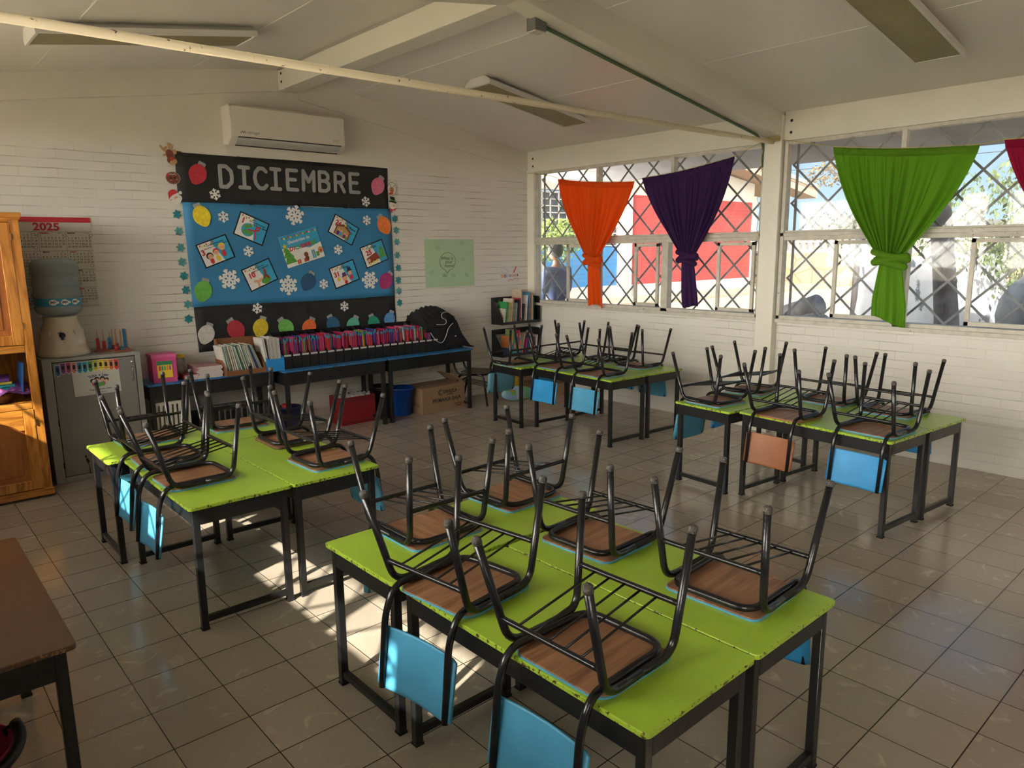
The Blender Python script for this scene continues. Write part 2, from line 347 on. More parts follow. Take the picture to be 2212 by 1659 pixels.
# ---- windows
framem = mat('window_frame_paint', (.50, .47, .40), .5, var=.12, vscale=14, wear=(.20, .16, .11), wth=.66, wscale=22)
grillem = mat('grille_grey_steel', (.20, .20, .20), .55, metal=.2)
def glass_mat(name, haze):
    m = bpy.data.materials.new(name); m.use_nodes = True; t = m.node_tree; n = t.nodes; l = t.links; n.remove(n['Principled BSDF'])
    tp = n.new('ShaderNodeBsdfTransparent'); tp.inputs[0].default_value = (.96, .97, .97, 1); gl = n.new('ShaderNodeBsdfGlossy'); gl.inputs['Roughness'].default_value = .03
    fr = n.new('ShaderNodeFresnel'); fr.inputs[0].default_value = 1.35; a = n.new('ShaderNodeMixShader'); l.new(fr.outputs[0], a.inputs[0]); l.new(tp.outputs[0], a.inputs[1]); l.new(gl.outputs[0], a.inputs[2])
    df = n.new('ShaderNodeBsdfTranslucent'); df.inputs[0].default_value = (.8, .8, .78, 1)
    g = n.new('ShaderNodeNewGeometry'); nz = n.new('ShaderNodeTexNoise'); nz.inputs['Scale'].default_value = 6; nz.inputs['Detail'].default_value = 8; l.new(g.outputs['Position'], nz.inputs[0])
    r = n.new('ShaderNodeMapRange'); r.inputs[1].default_value = .45; r.inputs[2].default_value = .8; r.inputs[3].default_value = haze*.4; r.inputs[4].default_value = haze*2.5; l.new(nz.outputs[0], r.inputs[0])
    b = n.new('ShaderNodeMixShader'); l.new(r.outputs[0], b.inputs[0]); l.new(a.outputs[0], b.inputs[1]); l.new(df.outputs[0], b.inputs[2]); l.new(b.outputs[0], n['Material Output'].inputs[0])
    return m
glassU = glass_mat('dusty_window_glass', .03); glassL = glass_mat('hazy_window_glass', .05)
def window(k, side, y1, y0, uppers, mains, sashes, doff):
    """y1 > y0; uppers: mullions of the fixed lights; mains: posts of the lower row; sashes: (edge, edge) of the sliding sashes"""
    xi = XR if side > 0 else XL; sg = side
    Z0, ZR0, ZR1, Z1 = (SILL, 2.005, 2.09, 2.955) if side > 0 else (1.285, 2.005, 2.09, 2.955)
    def bx(w, xa, xb, *r): 
        a, b = sorted((xi-sg*.05+sg*xa, xi-sg*.05+sg*xb)); w.box(a, b, *r)
    w = MB()
    bx(w, 0, .10, y0, y1, Z0, Z0+.035); bx(w, -.02, .13, y0, y1, Z0-.035, Z0)      # sill
    bx(w, .01, .09, y0, y1, Z1-.03, Z1); bx(w, 0, .09, y0, y1, ZR0+.03, ZR1-.02); bx(w, .012, .08, y0, y1, ZR0-.012, ZR0+.028); bx(w, .02, .08, y0, y1, ZR1-.018, ZR1)
    for y in (y0, y1-.035): bx(w, 0, .09, y, y+.035, Z0, Z1)
    for y in uppers: bx(w, .005, .08, y-.022, y+.022, ZR1, Z1)
    for y in mains: bx(w, 0, .09, y-.045, y+.045, Z0, ZR0)
    f = S('window_%d' % k, w, framem, bevel=.002)
    for a, b in sashes:
        w = MB(); t = .036; zb, zt = Z0+.045, ZR0-.02
        for r in ((a-t, a, zb, zt), (b, b+t, zb, zt), (b, a, zb, zb+t), (b, a, zt-t, zt)): bx(w, .015, .045, *r)
        obj('sash', w, framem, f, bevel=.002)
    edges = [y1]+list(uppers)+[y0]
    for a, b in zip(edges, edges[1:]):
        w = MB(); bx(w, .048, .052, b+.02, a-.02, ZR1-.005, Z1-.02); obj('glass_pane', w, glassU, f)
    edges = [y1]+list(mains)+[y0]
    for a, b in zip(edges, edges[1:]):
        w = MB(); bx(w, .058, .061, b+.03, a-.03, Z0+.03, ZR0+.01); obj('glass_pane', w, glassL, f)
    # diamond grille outside
    w = MB(); xg = xi+sg*.09; st = .373; za, zb = Z0+.02, Z1-.01; ya, yb = y0+.02, y1-.02; hw = .0105
    for d, off in ((1, .15), (-1, doff)):
        # d=1: z+y=c ; d=-1: z-y=c
        lo, hi = (za+ya, zb+yb) if d > 0 else (za-yb, zb-ya)
        c = math.ceil((lo-off)/st)*st+off
        while c < hi:
            pts = []
            yy0, yy1 = (c-zb, c-za) if d > 0 else (za-c, zb-c)
            A = max(ya, min(yy0, yy1)); B = min(yb, max(yy0, yy1))
            if B-A > .02:
                zA, zB = (c-A, c-B) if d > 0 else (c+A, c+B)
                p, q = Vector((0, A, zA)), Vector((0, B, zB)); t = (q-p).normalized(); nn = Vector((0, -t.z, t.y))*hw
                x0, x1 = sorted((xg+sg*(.006*(d > 0)), xg+sg*(.005+.006*(d > 0))))
                v = [(x, *(r+s_*nn).yz) for x in (x0, x1) for r, s_ in ((p, 1), (p, -1), (q, -1), (q, 1))]
                w.add(v, [(0,1,2,3), (7,6,5,4), (0,4,5,1), (1,5,6,2), (2,6,7,3), (3,7,4,0)])
            c += st
    for y in (y0+.07, y1-.07): w.box(min(xg, xg+sg*.012), max(xg, xg+sg*.012), y-.012, y+.012, za-.02, zb+.02)
    for z in (za, zb): w.box(min(xg, xg+sg*.012), max(xg, xg+sg*.012), ya, yb, z-.012, z+.012)
    obj('security_grille', w, grillem, f)
    return f
window(1, 1, 2.17, -1.235, (1.02, -.10), (-.03,), ((1.56, .95), (.43, -.0+.07), (-.71, -1.16)), .35)
window(2, 1, -1.44, -4.83, (-2.55, -3.70), (-2.62,), ((-1.99, -2.56), (-3.15, -3.72)), .10)
window(3, 1, -5.03, -8.35, (-6.1, -7.2), (-6.6,), ((-5.6, -6.2),), .10)
window(4, -1, 2.17, -1.235, (1.02, -.10), (.45,), (), .2)
window(5, -1, -1.44, -3.72, (-2.6,), (-2.6,), (), .1)
S('wall_left', MB().box(XL-.14, XL, -4.85, -3.72, 1.285, 2.955), white)
window(6, -1, -5.03, -8.35, (-6.1, -7.2), (-6.6,), (), .1)
# corner posts
w = MB(); w.box(XR-.05, XR+.1, 2.17, YB, SILL, 2.96); w.box(XL-.1, XL+.05, 2.17, YB, 1.285, 2.96)
S('trim_14', w, beamm, bevel=.004)
# low conduit along the walls
w = MB(); w.tube(fillet([(4.3, YB-.012, .40), (6.33, YB-.012, .40), (XR-.012, 2.2, .42), (XR-.012, -5.0, .42)], .05), .013, 8)
S('trim_15', w, mat('painted_conduit', (.60, .57, .51), .5))
# ------------------------------------------------------------------ school tables and chairs
black = mat('worn_black_enamel', (.008, .008, .010), .24, var=.3, vscale=20, wear=(.10, .065, .045), wth=.735, wscale=55, bump=.08, bscale=60)
blackflat = mat('black_table_paint', (.010, .010, .011), .33, wear=(.12, .11, .10), wth=.715, wscale=70, bump=.12, bscale=30)
capm = mat('scuffed_foot_cap', (.055, .05, .048), .75, wear=(.22, .18, .15), wth=.56, wscale=160)
green = tabletop_mat('lime_green_board', (.33, .50, .04), (.06, .03, .015), hx=.28, hy=.6)
bluetop = tabletop_mat('blue_bench_board', (.028, .17, .42), (.05, .03, .02), hx=.6, hy=.28)
browntop = tabletop_mat('brown_desk_board', (.085, .038, .018), (.36, .17, .07), hx=.3, hy=.6)
plyw = wood_mat('bare_seat_plywood', (.34, .17, .085), (.17, .075, .035), .5, (1, 14, 1), 2.2, 3, .1)
def painted(name, c): return mat(name, c, .42, var=.10, vscale=9, wear=(.10, .05, .03), wth=.70, wscale=45, bump=.1, bscale=25)
sky_blue = painted('sky_blue_paint', (.075, .34, .56)); vivid_blue = painted('vivid_blue_paint', (.03, .30, .66)); teal_blue = painted('dull_teal_blue_paint', (.06, .26, .38))
brownp = painted('brown_board_paint', (.30, .105, .04)); darkp = painted('dark_worn_board', (.06, .04, .03)); greyb = painted('grey_blue_paint', (.10, .27, .36))
TR = .0135
def make_chair(Hr=.402, Hf=.428, seat_paint=sky_blue, back_paint=sky_blue, ply=None, caps=True):
    """school chair standing on its seat: w (up) from the seat board, u towards the chair's front"""
    root = empty('school_chair')
    ply = ply or plyw
    tips = {(-1, 1): (-.297, .219, Hr), (-1, -1): (-.297, -.219, Hr), (1, -1): (.186, -.220, Hf), (1, 1): (.186, .220, Hf)}
    for (a, s), tp in tips.items():
        bend = Vector((-.188 if a < 0 else .132, s*.196, .028)); mid = Vector((-.02, s*.192, .028))
        tpv = Vector(tp); path = fillet([tpv, bend, mid], .065, 6)
        lg = obj('leg', MB().tube(path, TR, 12), black, root)
        if caps:
            d = (bend-tpv).normalized()
            prof = [tpv-d*.006, tpv-d*.003, tpv+d*.002, tpv+d*.018]
            obj('foot_cap', MB().tube(prof, [.0095, .0135, .0155, .0155], 12), capm, lg)
    # seat: board with its painted upper side down on the table
    def seat_pts(g):
        x0, x1, y0, y1 = -.185+g, .158-g, -.190+g, .190-g
        pts = rrect(x0, x1, y0, y1, (.035, .05, .05, .035))
        return [(x-(.014*(1-(y/.19)**2) if x < -.1 else 0)+(.006*(1-(y/.19)**2) if x > .1 else 0), y) for x, y in pts]
    sm = MB(); sm.m = 0; sm.prism(seat_pts(0), 0, .0075); sm.m = 1; sm.prism(seat_pts(.0025), .0075, .0125, bottom=False)
    obj('seat', sm, [seat_paint, ply], root, bevel=.0012)
    # uprights and the loop under the seat are one bent tube
    P = [(-.290, .168, -.345), (-.232, .168, .036), (.150, .166, .030), (.150, -.166, .030), (-.232, -.168, .036), (-.290, -.168, -.345)]
    P2 = [P[0], (-.262, .168, -.06), (-.215, .168, .034), (.146, .160, .030), (.146, -.160, .030), (-.215, -.168, .034), (-.262, -.168, -.06), P[-1]]
    obj('seat_frame', MB().tube(fillet(P2, [.08, .05, .07, .07, .05, .08], 6), TR*.96, 12), black, root)
    # backrest
    G = []; n = 10
    for k, (zz) in enumerate((-.118, -.125, -.335, -.348)):
        row = []
        ins = (.022, 0, 0, .035)[k]
        for i in range(n+1):
            v = -.195+ins+(.39-2*ins)*i/n
            c = .020*(v/.19)**2
            row.append((-.222+(zz+.12)*.16-c*.9-.012, v, zz))
        G.append(row)
    bm_ = MB(); bm_.grid(G); obj('backrest', bm_, back_paint, root, solid=.0095)
    # book rack: two flattened cross bars and rods
    r = MB()
    ra = Vector((-.218, 0, .125)); fa = Vector((.152, 0, .185))
    for c, yw in ((ra, .203), (fa, .205)):
        r.tube([(c.x, -yw, c.z), (c.x, -yw+.03, c.z), (c.x, yw-.03, c.z), (c.x, yw, c.z)], [.0105, .0098, .0098, .0105], 10)
    for i in range(5):
        v = -.125+.0625*i; r.tube([(ra.x, v, ra.z), (fa.x, v, fa.z)], .0042, 6)
    obj('book_rack', r, black, root)
    return root
B_ = 'chairs turned over on the front group of green tables'; A_ = 'chairs turned over on the left group of green tables'
C_ = 'chairs turned over on the right group of green tables'; D_ = 'chairs turned over on the far corner group of green tables'
CH = {
'B1': (.888, -3.807, 1.6, B_, sky_blue, 'black tubular chair on the front green tables, nearest the viewer, back cut by photo bottom'),
'B2': (.878, -3.171, 7.0, B_, sky_blue, 'black tubular chair on the front tables, blue back with a sun spot at left edge'),
'B3': (1.570, -3.864, 181.9, B_, vivid_blue, 'black tubular chair turned over at the near right corner of the front green tables'),
'B4': (1.551, -3.215, 182.5, B_, teal_blue, 'black tubular chair on the right side of the front tables, behind the corner chair'),
'B5': (1.096, -2.627, -90.6, B_, teal_blue, 'black tubular chair turned over at the far left end of the front green tables'),
'B6': (1.687, -2.550, -88.3, B_, sky_blue, 'black tubular chair on the front green tables, farthest from the viewer'),
'A1': (.592, -1.062, 1.3, A_, sky_blue, 'black tubular chair on the left tables, lower of two sunlit blue backs'),
'A2': (.609, -.542, -1.1, A_, sky_blue, 'black tubular chair on the left tables, upper of two sunlit blue backs'),
'A3': (.657, .049, -87.8, A_, teal_blue, 'black tubular chair turned over on the left tables, in front of the grey steel cabinet'),
'A4': (1.280, -1.264, 181.6, A_, sky_blue, 'black tubular chair turned over at the right near corner of the left green tables'),
'A5': (1.333, -.640, 179.5, A_, darkp, 'black tubular chair with dark board back turned over on the left tables, right edge'),
'A6': (1.248, .031, -94.9, A_, teal_blue, 'black tubular chair turned over on the left tables, nearest the blue bench'),
'C1': (4.423, -3.250, -5.0, C_, vivid_blue, 'black tubular chair with bright blue back turned over on the right green tables'),
'C2': (4.425, -2.608, -3.2, C_, brownp, 'black tubular chair with brown backrest turned over on the right green tables'),
'C3': (4.455, -1.959, -95.2, C_, teal_blue, 'black tubular chair turned over on the far left end of the right green tables'),
'C4': (5.080, -1.921, -84.1, C_, vivid_blue, 'black tubular chair turned over on the right tables, in front of the wall column'),
'C5': (5.117, -2.582, 175.8, C_, vivid_blue, 'black tubular chair on the window side of the right tables, middle one'),
'C6': (5.059, -3.096, 176.0, C_, vivid_blue, 'black tubular chair turned over on the right tables, farthest right in the room'),
'D1': (4.812, -.403, -2.2, D_, sky_blue, 'black tubular chair on the corner tables, pale blue back nearest the viewer'),
'D2': (4.854, .224, -.2, D_, vivid_blue, 'black tubular chair on the corner tables, vivid blue back over front edge'),
'D3': (4.658, .735, -92.9, D_, greyb, 'black tubular chair at the left end of the corner tables beside the bookrack'),
'D4': (5.366, .746, -89.3, D_, vivid_blue, 'black tubular chair turned over on the corner tables, farthest back by the corner'),
'D5': (5.530, .195, 178.4, D_, vivid_blue, 'black tubular chair on the window side of the corner tables, farther one'),
'D6': (5.455, -.321, 179.0, D_, teal_blue, 'black tubular chair on the near right end of the corner tables under the curtains'),
}
TT = .675
proto = None
for key, (x, y, a, grp, paint, lab) in CH.items():
    if proto is None: proto = make_chair(); o = proto
    else: o = copy_tree(proto)
    o.location = (x, y, TT+.0006); o.rotation_euler = (0, 0, R_(a)); tag(o, lab, 'chair', grp)
    for ch in o.children:
        if ch.name.startswith('backrest'): setmat(ch, paint)
        if ch.name.startswith('seat') and not ch.name.startswith('seat_frame') and key in ('C2', 'A5'): setmat(ch, brownp if key == 'C2' else darkp)
# the brown chair standing on the floor by the bench
bc = make_chair(.415, .415, darkp, mat('dark_brown_board', (.055, .028, .02), .4, var=.2), mat('dark_brown_board', (.055, .028, .02)))
bc.location = (5.06, 1.90, .422); bc.rotation_euler = (math.pi, 0, R_(-58)); bc.name = 'brown_school_chair'
tag(bc, 'dark brown school chair standing upright between blue bench and wall bookrack', 'chair')

def make_table(name, L, Wd, top, H=TT, apron=.085, rail=True, leg=.034, railz=.055, railaxis='y', over=.022, apmat=None):
    """long side along local y (L), short side along x (Wd)"""
    root = empty(name); am = apmat or blackflat
    t = MB(); t.prism(rrect(-Wd/2, Wd/2, -L/2, L/2, .02), H-.018, H)
    obj('tabletop', t, top, root, bevel=.003)
    x1, y1 = Wd/2-over, L/2-over
    for sx1 in (-1, 1):
        for sy1 in (-1, 1):
            cx, cy = sx1*(x1-leg/2), sy1*(y1-leg/2)
            lg = obj('leg', MB().box(cx-leg/2, cx+leg/2, cy-leg/2, cy+leg/2, .008, H-.018), am, root, bevel=.003)
            obj('foot_glide', MB().box(cx-leg/2-.002, cx+leg/2+.002, cy-leg/2-.002, cy+leg/2+.002, 0, .010), hole, lg)
    a = MB()
    for s in (-1, 1):
        a.box(-x1+leg, x1-leg, min(s*y1, s*(y1-.02)), max(s*y1, s*(y1-.02)), H-.018-apron, H-.018)
        a.box(min(s*x1, s*(x1-.02)), max(s*x1, s*(x1-.02)), -y1+leg, y1-leg, H-.018-apron, H-.018)
    obj('apron', a, am, root, bevel=.002)
    if rail:
        for s in (-1, 1):
            cy = s*(y1-leg/2); obj('foot_rail', MB().box(-x1+leg, x1-leg, cy-.013, cy+.013, railz-.016, railz+.016), am, root, bevel=.002)
    return root
def corner_place(o, px, py, rot, Wd, L, swap=False):
    """px,py: near-left corner of the top; local x runs right, local y runs away"""
    a = R_(rot); u = Vector((math.cos(a), math.sin(a))); v = Vector((-math.sin(a), math.cos(a)))
    w_, d_ = (L, Wd) if swap else (Wd, L)
    c = Vector((px, py))+u*w_/2+v*d_/2
    o.location = (c.x, c.y, 0); o.rotation_euler = (0, 0, a+(R_(90) if swap else 0))
tp = make_table('school_table', 1.185, .545, green)
first = True
TG = 'lime green two seat school tables'
for (px, py, rot, swap, lab) in (
  (.690, -4.165, 0, 0, 'lime green school table of the front group, left one, running towards the viewer'),
  (1.243, -4.165, 0, 0, 'lime green school table of the front group, right one, blue back below it'),
  (.680, -2.955, 0, 1, 'lime green school table across the far end of the front group'),
  (.385, -1.565, 0, 0, 'lime green school table of the left group, left one with sunlit chair backs'),
  (.936, -1.565, 0, 0, 'lime green school table of the left group, right one facing the open floor'),
  (.295, -.370, 0, 1, 'lime green table across the far end of the left group, sun on its corner'),
  (4.168, -3.440, -5.5, 0, 'lime green school table of the right group with the brown chair back hanging from it'),
  (4.718, -3.495, -5.5, 0, 'lime green school table of the right group on the window side'),
  (4.195, -2.235, -5.0, 1, 'lime green school table across the far end of the right group'),
  (4.600, -.695, -3, 0, 'lime green school table of the corner group with two blue chair backs in front'),
  (5.150, -.725, -3, 0, 'lime green school table of the corner group on the window side'),
  (4.500, .490, -3, 1, 'lime green school table across the far end of the corner group, beside the bookrack')):
    o = tp if first else copy_tree(tp); first = False
    corner_place(o, px, py, rot, .545, 1.185, swap); tag(o, lab, 'table', TG)
# ------------------------------------------------------------------ paper decorations on the back wall
def paper(name, c, r=.75): return mat('paper_'+name, c, r, var=.05, vscale=12)
P_white = paper('white', (.74, .72, .68)); P_black = paper('black', (.012, .012, .013), .8); P_blue = mat('paper_blue', (.035, .20, .40), .7, var=.07, vscale=3, bump=.3, bscale=7)
P_blackp = mat('creased_black_paper', (.016, .016, .017), .72, var=.2, vscale=4, bump=.35, bscale=9)
P_silver = mat('glitter_silver_foam', (.36, .36, .36), .5, metal=.25, var=.35, vscale=240)
ink = paper('ink', (.015, .015, .018)); P_red = paper('red', (.55, .035, .045)); P_sky = paper('sky', (.04, .34, .58)); P_green = paper('green', (.10, .33, .05)); P_yel = paper('yellow', (.78, .55, .04))
P_skin = paper('peach', (.72, .38, .22)); P_brown = paper('brown', (.20, .06, .03)); P_tan = paper('tan', (.48, .28, .12)); P_orange = paper('orange', (.75, .20, .04)); P_navy = paper('navy', (.02, .04, .14)); P_pink = paper('pink', (.70, .16, .25)); P_purple = paper('purple', (.13, .03, .22)); P_grey = paper('grey', (.32, .33, .34))
def wroot(name, x, z, a=0, off=.004, y=None): return empty(name, (x, (YB if y is None else y)-off, z), (R_(90), -R_(a), 0))
def wobj(name, mb, m, x, z, a=0, off=.004, y=None): return obj(name, mb, m, loc=(x, (YB if y is None else y)-off, z), rot=(R_(90), -R_(a), 0))
def seg(mb, p, q, w, z0, z1, n=4):
    mb.c += 1; z1 += .00002*mb.c; z0 -= .00001*mb.c
    p, q = Vector(p), Vector(q); d = (q-p); a = math.atan2(d.y, d.x); pts = []
    for c, s in ((q, -90), (p, 90)):
        for i in range(n+1):
            t = a+R_(s+180*i/n); pts.append((c.x+math.cos(t)*w/2, c.y+math.sin(t)*w/2))
    return mb.prism(pts, z0, z1)
def strokes(mb, paths, w, z0, z1):
    k = 0
    for pth in paths:
        for p, q in zip(pth, pth[1:]): seg(mb, p, q, w, z0-.00003*k, z1+.00004*k); k += 1
    return mb
def disc(mb, x, y, r, z0, z1, ry=None, n=18, a=0, a0=0, a1=360):
    mb.c += 1; z1 += .00002*mb.c; z0 -= .00001*mb.c
    pts = []
    for i in range(n+(a1-a0 < 360)):
        t = R_(a0+(a1-a0)*i/n); X, Y = r*math.cos(t), (ry or r)*math.sin(t); pts.append((x+X*math.cos(a)-Y*math.sin(a), y+X*math.sin(a)+Y*math.cos(a)))
    return mb.prism(pts, z0, z1)
def sheet(name, x0, x1, z0, z1, m, off, wav=.003, skew=(0, 0, 0, 0), nx=26, nz=10, seed=1):
    """a thin paper sheet lying on the bricks, corners shifted by skew (bl, br, tr, tl in z)"""
    rr = random.Random(seed); ph = [rr.uniform(0, 6) for _ in range(6)]; G = []
    for j in range(nz+1):
        v = j/nz; row = []
        for i in range(nx+1):
            u = i/nx; x = x0+(x1-x0)*u; zb = z0+skew[0]*(1-u)+skew[1]*u; zt = z1+skew[3]*(1-u)+skew[2]*u; z = zb+(zt-zb)*v
            d = wav*(math.sin(9*u+ph[0])+math.sin(17*u+4*v+ph[1])+.7*math.sin(11*v+ph[2]))/2.7
            row.append((x+.006*math.sin(3*v+ph[3])*(1 if u in (0, 1) else 0), YB-off-abs(d), z+.004*math.sin(7*u+ph[4])*(1 if v in (0, 1) else 0)))
        G.append(row)
    return obj(name, MB().grid(G), m, solid=.0012)
tag(sheet('black_paper_banner', 1.71, 4.07, 2.410, 2.880, P_blackp, .006, seed=3), 'black paper strip across the top of the bulletin board, behind silver DICIEMBRE', 'banner')
tag(sheet('blue_paper_sheet', 1.742, 4.098, 1.397, 2.412, P_blue, .008, seed=4, nz=16), 'large blue paper sheet forming the middle of the bulletin board', 'paper')
tag(sheet('black_paper_border', 1.765, 4.108, .945, 1.398, P_blackp, .006, seed=6), 'black paper strip along the bottom of the bulletin board', 'banner')
# tape patches
tapem = mat('black_tape', (.006, .006, .006), .35)
for i, (x, z) in enumerate(((1.745, 2.865), (2.33, 2.86), (2.77, 2.86), (3.10, 2.86), (3.61, 2.86), (2.42, 2.428), (2.93, 2.425), (3.50, 2.425), (3.60, 2.428), (2.97, 1.29))):
    tag(wobj('black_tape_patch', MB().box(-.022, .022, -.02, .02, 0, .0008), tapem, x, z, rnd.uniform(-6, 6), .0125), 'small square of black tape on black bulletin board paper', 'tape', 'black tape patches on the bulletin board')
# letters
L_ = {'D': [[(0, 0), (0, 1), (.45, 1), (.8, .78), (.86, .5), (.8, .22), (.45, 0), (0, 0)]],
 'I': [[(.1, 1), (.8, 1)], [(.45, 1), (.45, 0)], [(.1, 0), (.8, 0)]],
 'C': [[(.9, .86), (.68, 1), (.35, 1), (.08, .78), (0, .5), (.08, .22), (.35, 0), (.7, 0), (.92, .16)]],
 'E': [[(.85, 1), (.08, 1), (.08, 0), (.88, 0)], [(.08, .52), (.72, .52)]],
 'M': [[(0, 0), (0, 1), (.45, .45), (.9, 1), (.9, 0)]],
 'B': [[(.05, 0), (.05, 1), (.55, 1), (.8, .86), (.8, .66), (.55, .53), (.05, .53)], [(.55, .53), (.86, .40), (.86, .13), (.6, 0), (.05, 0)]],
 'R': [[(.05, 0), (.05, 1), (.55, 1), (.82, .86), (.82, .64), (.55, .5), (.05, .5)], [(.45, .5), (.86, 0)]]}
lx = [2.184, 2.364, 2.534, 2.698, 2.878, 3.068, 3.250, 3.440, 3.622]
ordn = ['first', 'second', 'third', 'fourth', 'fifth', 'sixth', 'seventh', 'eighth', 'ninth']
for i, (chh, x) in enumerate(zip('DICIEMBRE', lx)):
    mb = MB(); strokes(mb, [[((p[0]-.45)*.135, (p[1]-.5)*.198) for p in s] for s in L_[chh]], .038, 0, .004)
    tag(wobj('glitter_letter', mb, P_silver, x, 2.676+.0012*i, [1, 0, 0, 0, 0, -1, 0, 0, 1][i]-1, .012), 'silver glitter foam letter %s, %s letter of the word DICIEMBRE' % (chh, ordn[i]), 'letter', 'silver letters of DICIEMBRE')
# paper light bulbs
def bulb(cx, cz, tx, tz, c, lab, cap=P_silver, s=.0):
    d = Vector((tx-cx, tz-cz)); L = d.length+.012; a = math.degrees(math.atan2(-d.y, -d.x))-90
    mx_, mz = (cx+tx)/2, (cz+tz)/2; w = L*.36
    pts = []
    for i in range(28):
        t = 2*math.pi*i/28; y = math.cos(t); r = math.sin(t)
        k = 1 if y > 0 else 1-.16*abs(y)**1.2
        pts.append((r*w*k*(1-.10*(y < -.6)), (-.06+y*.44)*L))
    mb = MB().prism(pts, 0, .003)
    m = mat('coloured_'+lab.split()[0]+lab.split()[1], c, .7, var=.16, vscale=26)
    o = wobj('paper_light_bulb', mb, m, mx_, mz, a, .0135)
    obj('bulb_cap', MB().prism(rrect(-L*.15, L*.15, L*.33, L*.5, .008), -.001, .002), P_silver, o)
    return tag(o, lab, 'paper bulb', 'paper light bulbs on the bulletin board')
bulb(1.959, 2.793, 1.861, 2.593, (.50, .03, .05), 'red paper light bulb left of the silver letters')
bulb(3.990, 2.776, 3.878, 2.578, (.66, .16, .27), 'pink paper light bulb right of the silver letters')
bulb(1.867, 2.400, 1.948, 2.190, (.80, .62, .03), 'yellow paper light bulb at the top left of the blue paper')
bulb(3.928, 2.338, 4.047, 2.135, (.78, .20, .04), 'orange paper light bulb at the top right of the blue paper')
bulb(1.898, 1.673, 1.829, 1.454, (.14, .42, .07), 'lime green paper light bulb at the bottom left of the blue paper')
bulb(3.047, 1.711, 2.943, 1.517, (.02, .09, .20), 'dark blue paper light bulb below the centre poster')
bulb(4.062, 1.677, 3.919, 1.499, (.38, .03, .16), 'magenta paper light bulb at the bottom right of the blue paper')
row = [('white', 1.903, 1.227, 1.814, 1.031, (.62, .60, .57), 'white paper light bulb at the left end of the bottom row'),
 ('red', 2.095, 1.254, 2.213, 1.050, (.42, .03, .05), 'crimson paper light bulb second in the bottom row above the brown file box'),
 ('y', 2.459, 1.257, 2.388, 1.050, (.66, .50, .03), 'mustard paper light bulb in the bottom row beside white books'),
 ('g', 2.638, 1.225, 2.759, 1.037, (.16, .46, .10), 'green paper light bulb in the bottom row behind black file boxes'),
 ('o', 3.021, 1.208, 2.929, 1.013, (.75, .15, .04), 'vermilion paper light bulb in the bottom row behind black file boxes'),
 ('n', 3.222, 1.221, 3.302, 1.023, (.025, .11, .22), 'navy paper light bulb in the bottom row below the fourth small snowflake'),
 ('m', 3.569, 1.191, 3.472, 1.000, (.12, .48, .34), 'mint paper light bulb in the bottom row'),
 ('t', 3.758, 1.194, 3.827, 1.000, (.02, .30, .20), 'emerald paper light bulb in the bottom row'),
 ('l', 4.054, 1.219, 3.980, 1.037, (.12, .30, .60), 'pale-blue paper light bulb at the right end of the bottom row')]
for r in row: bulb(r[1], r[2], r[3], r[4], r[5], r[6])
# snowflakes
def flake_small(R=.052):
    mb = MB()
    for k in range(6):
        a = R_(60*k+30); d = Vector((math.cos(a), math.sin(a))); n_ = Vector((-d.y, d.x))
        seg(mb, (0, 0), d*R, R*.26, 0, .0012+.00004*k)
        for s in (1, -1): seg(mb, d*R*.55, d*R*.82+n_*s*R*.26, R*.2, 0, .0016+.00004*s)
    disc(mb, 0, 0, R*.36, 0, .0018, n=12); return mb
def flake_big(R=.104):
    mb = MB()
    for k in range(6):
        a = R_(60*k+10); d = Vector((math.cos(a), math.sin(a))); n_ = Vector((-d.y, d.x))
        for s in (1, -1):
            strokes(mb, [[(0, 0), d*R*.36+n_*s*R*.18, d*R*.66, d*R*.92+n_*s*R*.16]], R*.15, 0, .0012)
            seg(mb, d*R*.5+n_*s*R*.1, d*R*.62+n_*s*R*.34, R*.17, 0, .0018+.0001*s)
        seg(mb, d*R*.6, d*R*.95, R*.2, 0, .0022)
    return mb
fs = None
for i, (x, z, lab) in enumerate(((2.057, 2.499, 'on black paper below the letter D'), (3.761, 2.488, 'on black paper below the last letter E'), (2.121, 2.282, 'between the yellow bulb and the globe card'), (3.763, 2.280, 'right of the nativity card'),
   (2.351, 1.941, 'between the children card and the centre poster'), (3.379, 1.950, 'between the centre poster and the train card'), (3.177, 1.574, 'right of the dark blue bulb'), (2.400, 1.350, 'on the lower black strip, left one'), (3.419, 1.312, 'on the lower black strip, right one'))):
    if fs is None: o = fs = wobj('paper_snowflake', flake_small(), P_white, x, z, 0, .0135)
    else: o = fs.copy(); col.objects.link(o); o.location = (x, YB-.0135, z)
    o.rotation_euler[1] = R_(rnd.uniform(-12, 12)); tag(o, 'small white paper snowflake '+lab, 'snowflake', 'white paper snowflakes')
fb = None
for i, (x, z, lab) in enumerate(((2.885, 2.316, 'above the centre poster'), (2.131, 1.663, 'left of the clasped hands card'), (2.762, 1.577, 'below the centre poster, left of the dark bulb'), (3.767, 1.598, 'right of the new year card'))):
    if fb is None: o = fb = wobj('large_paper_snowflake', flake_big(), P_white, x, z, 0, .0135)
    else: o = fb.copy(); col.objects.link(o); o.location = (x, YB-.0135, z)
    o.rotation_euler[1] = R_(rnd.uniform(-20, 20)); tag(o, 'large white lacy paper snowflake '+lab, 'snowflake', 'large white paper snowflakes')
teals = [mat('teal_foam_%s' % k, c, .55, var=.2, vscale=60) for k, c in (('dark', (.01, .20, .24)), ('pale', (.07, .28, .30)))]
def flake_teal(R=.050):
    mb = MB(); pts = []
    for k in range(6):
        for da, rr in ((0, .42), (12, .80), (20, .66), (30, 1.0), (40, .66), (48, .80)):
            a = R_(60*k+da); pts.append((rr*R*math.cos(a), rr*R*math.sin(a)))
    return mb.prism(pts, 0, .003)
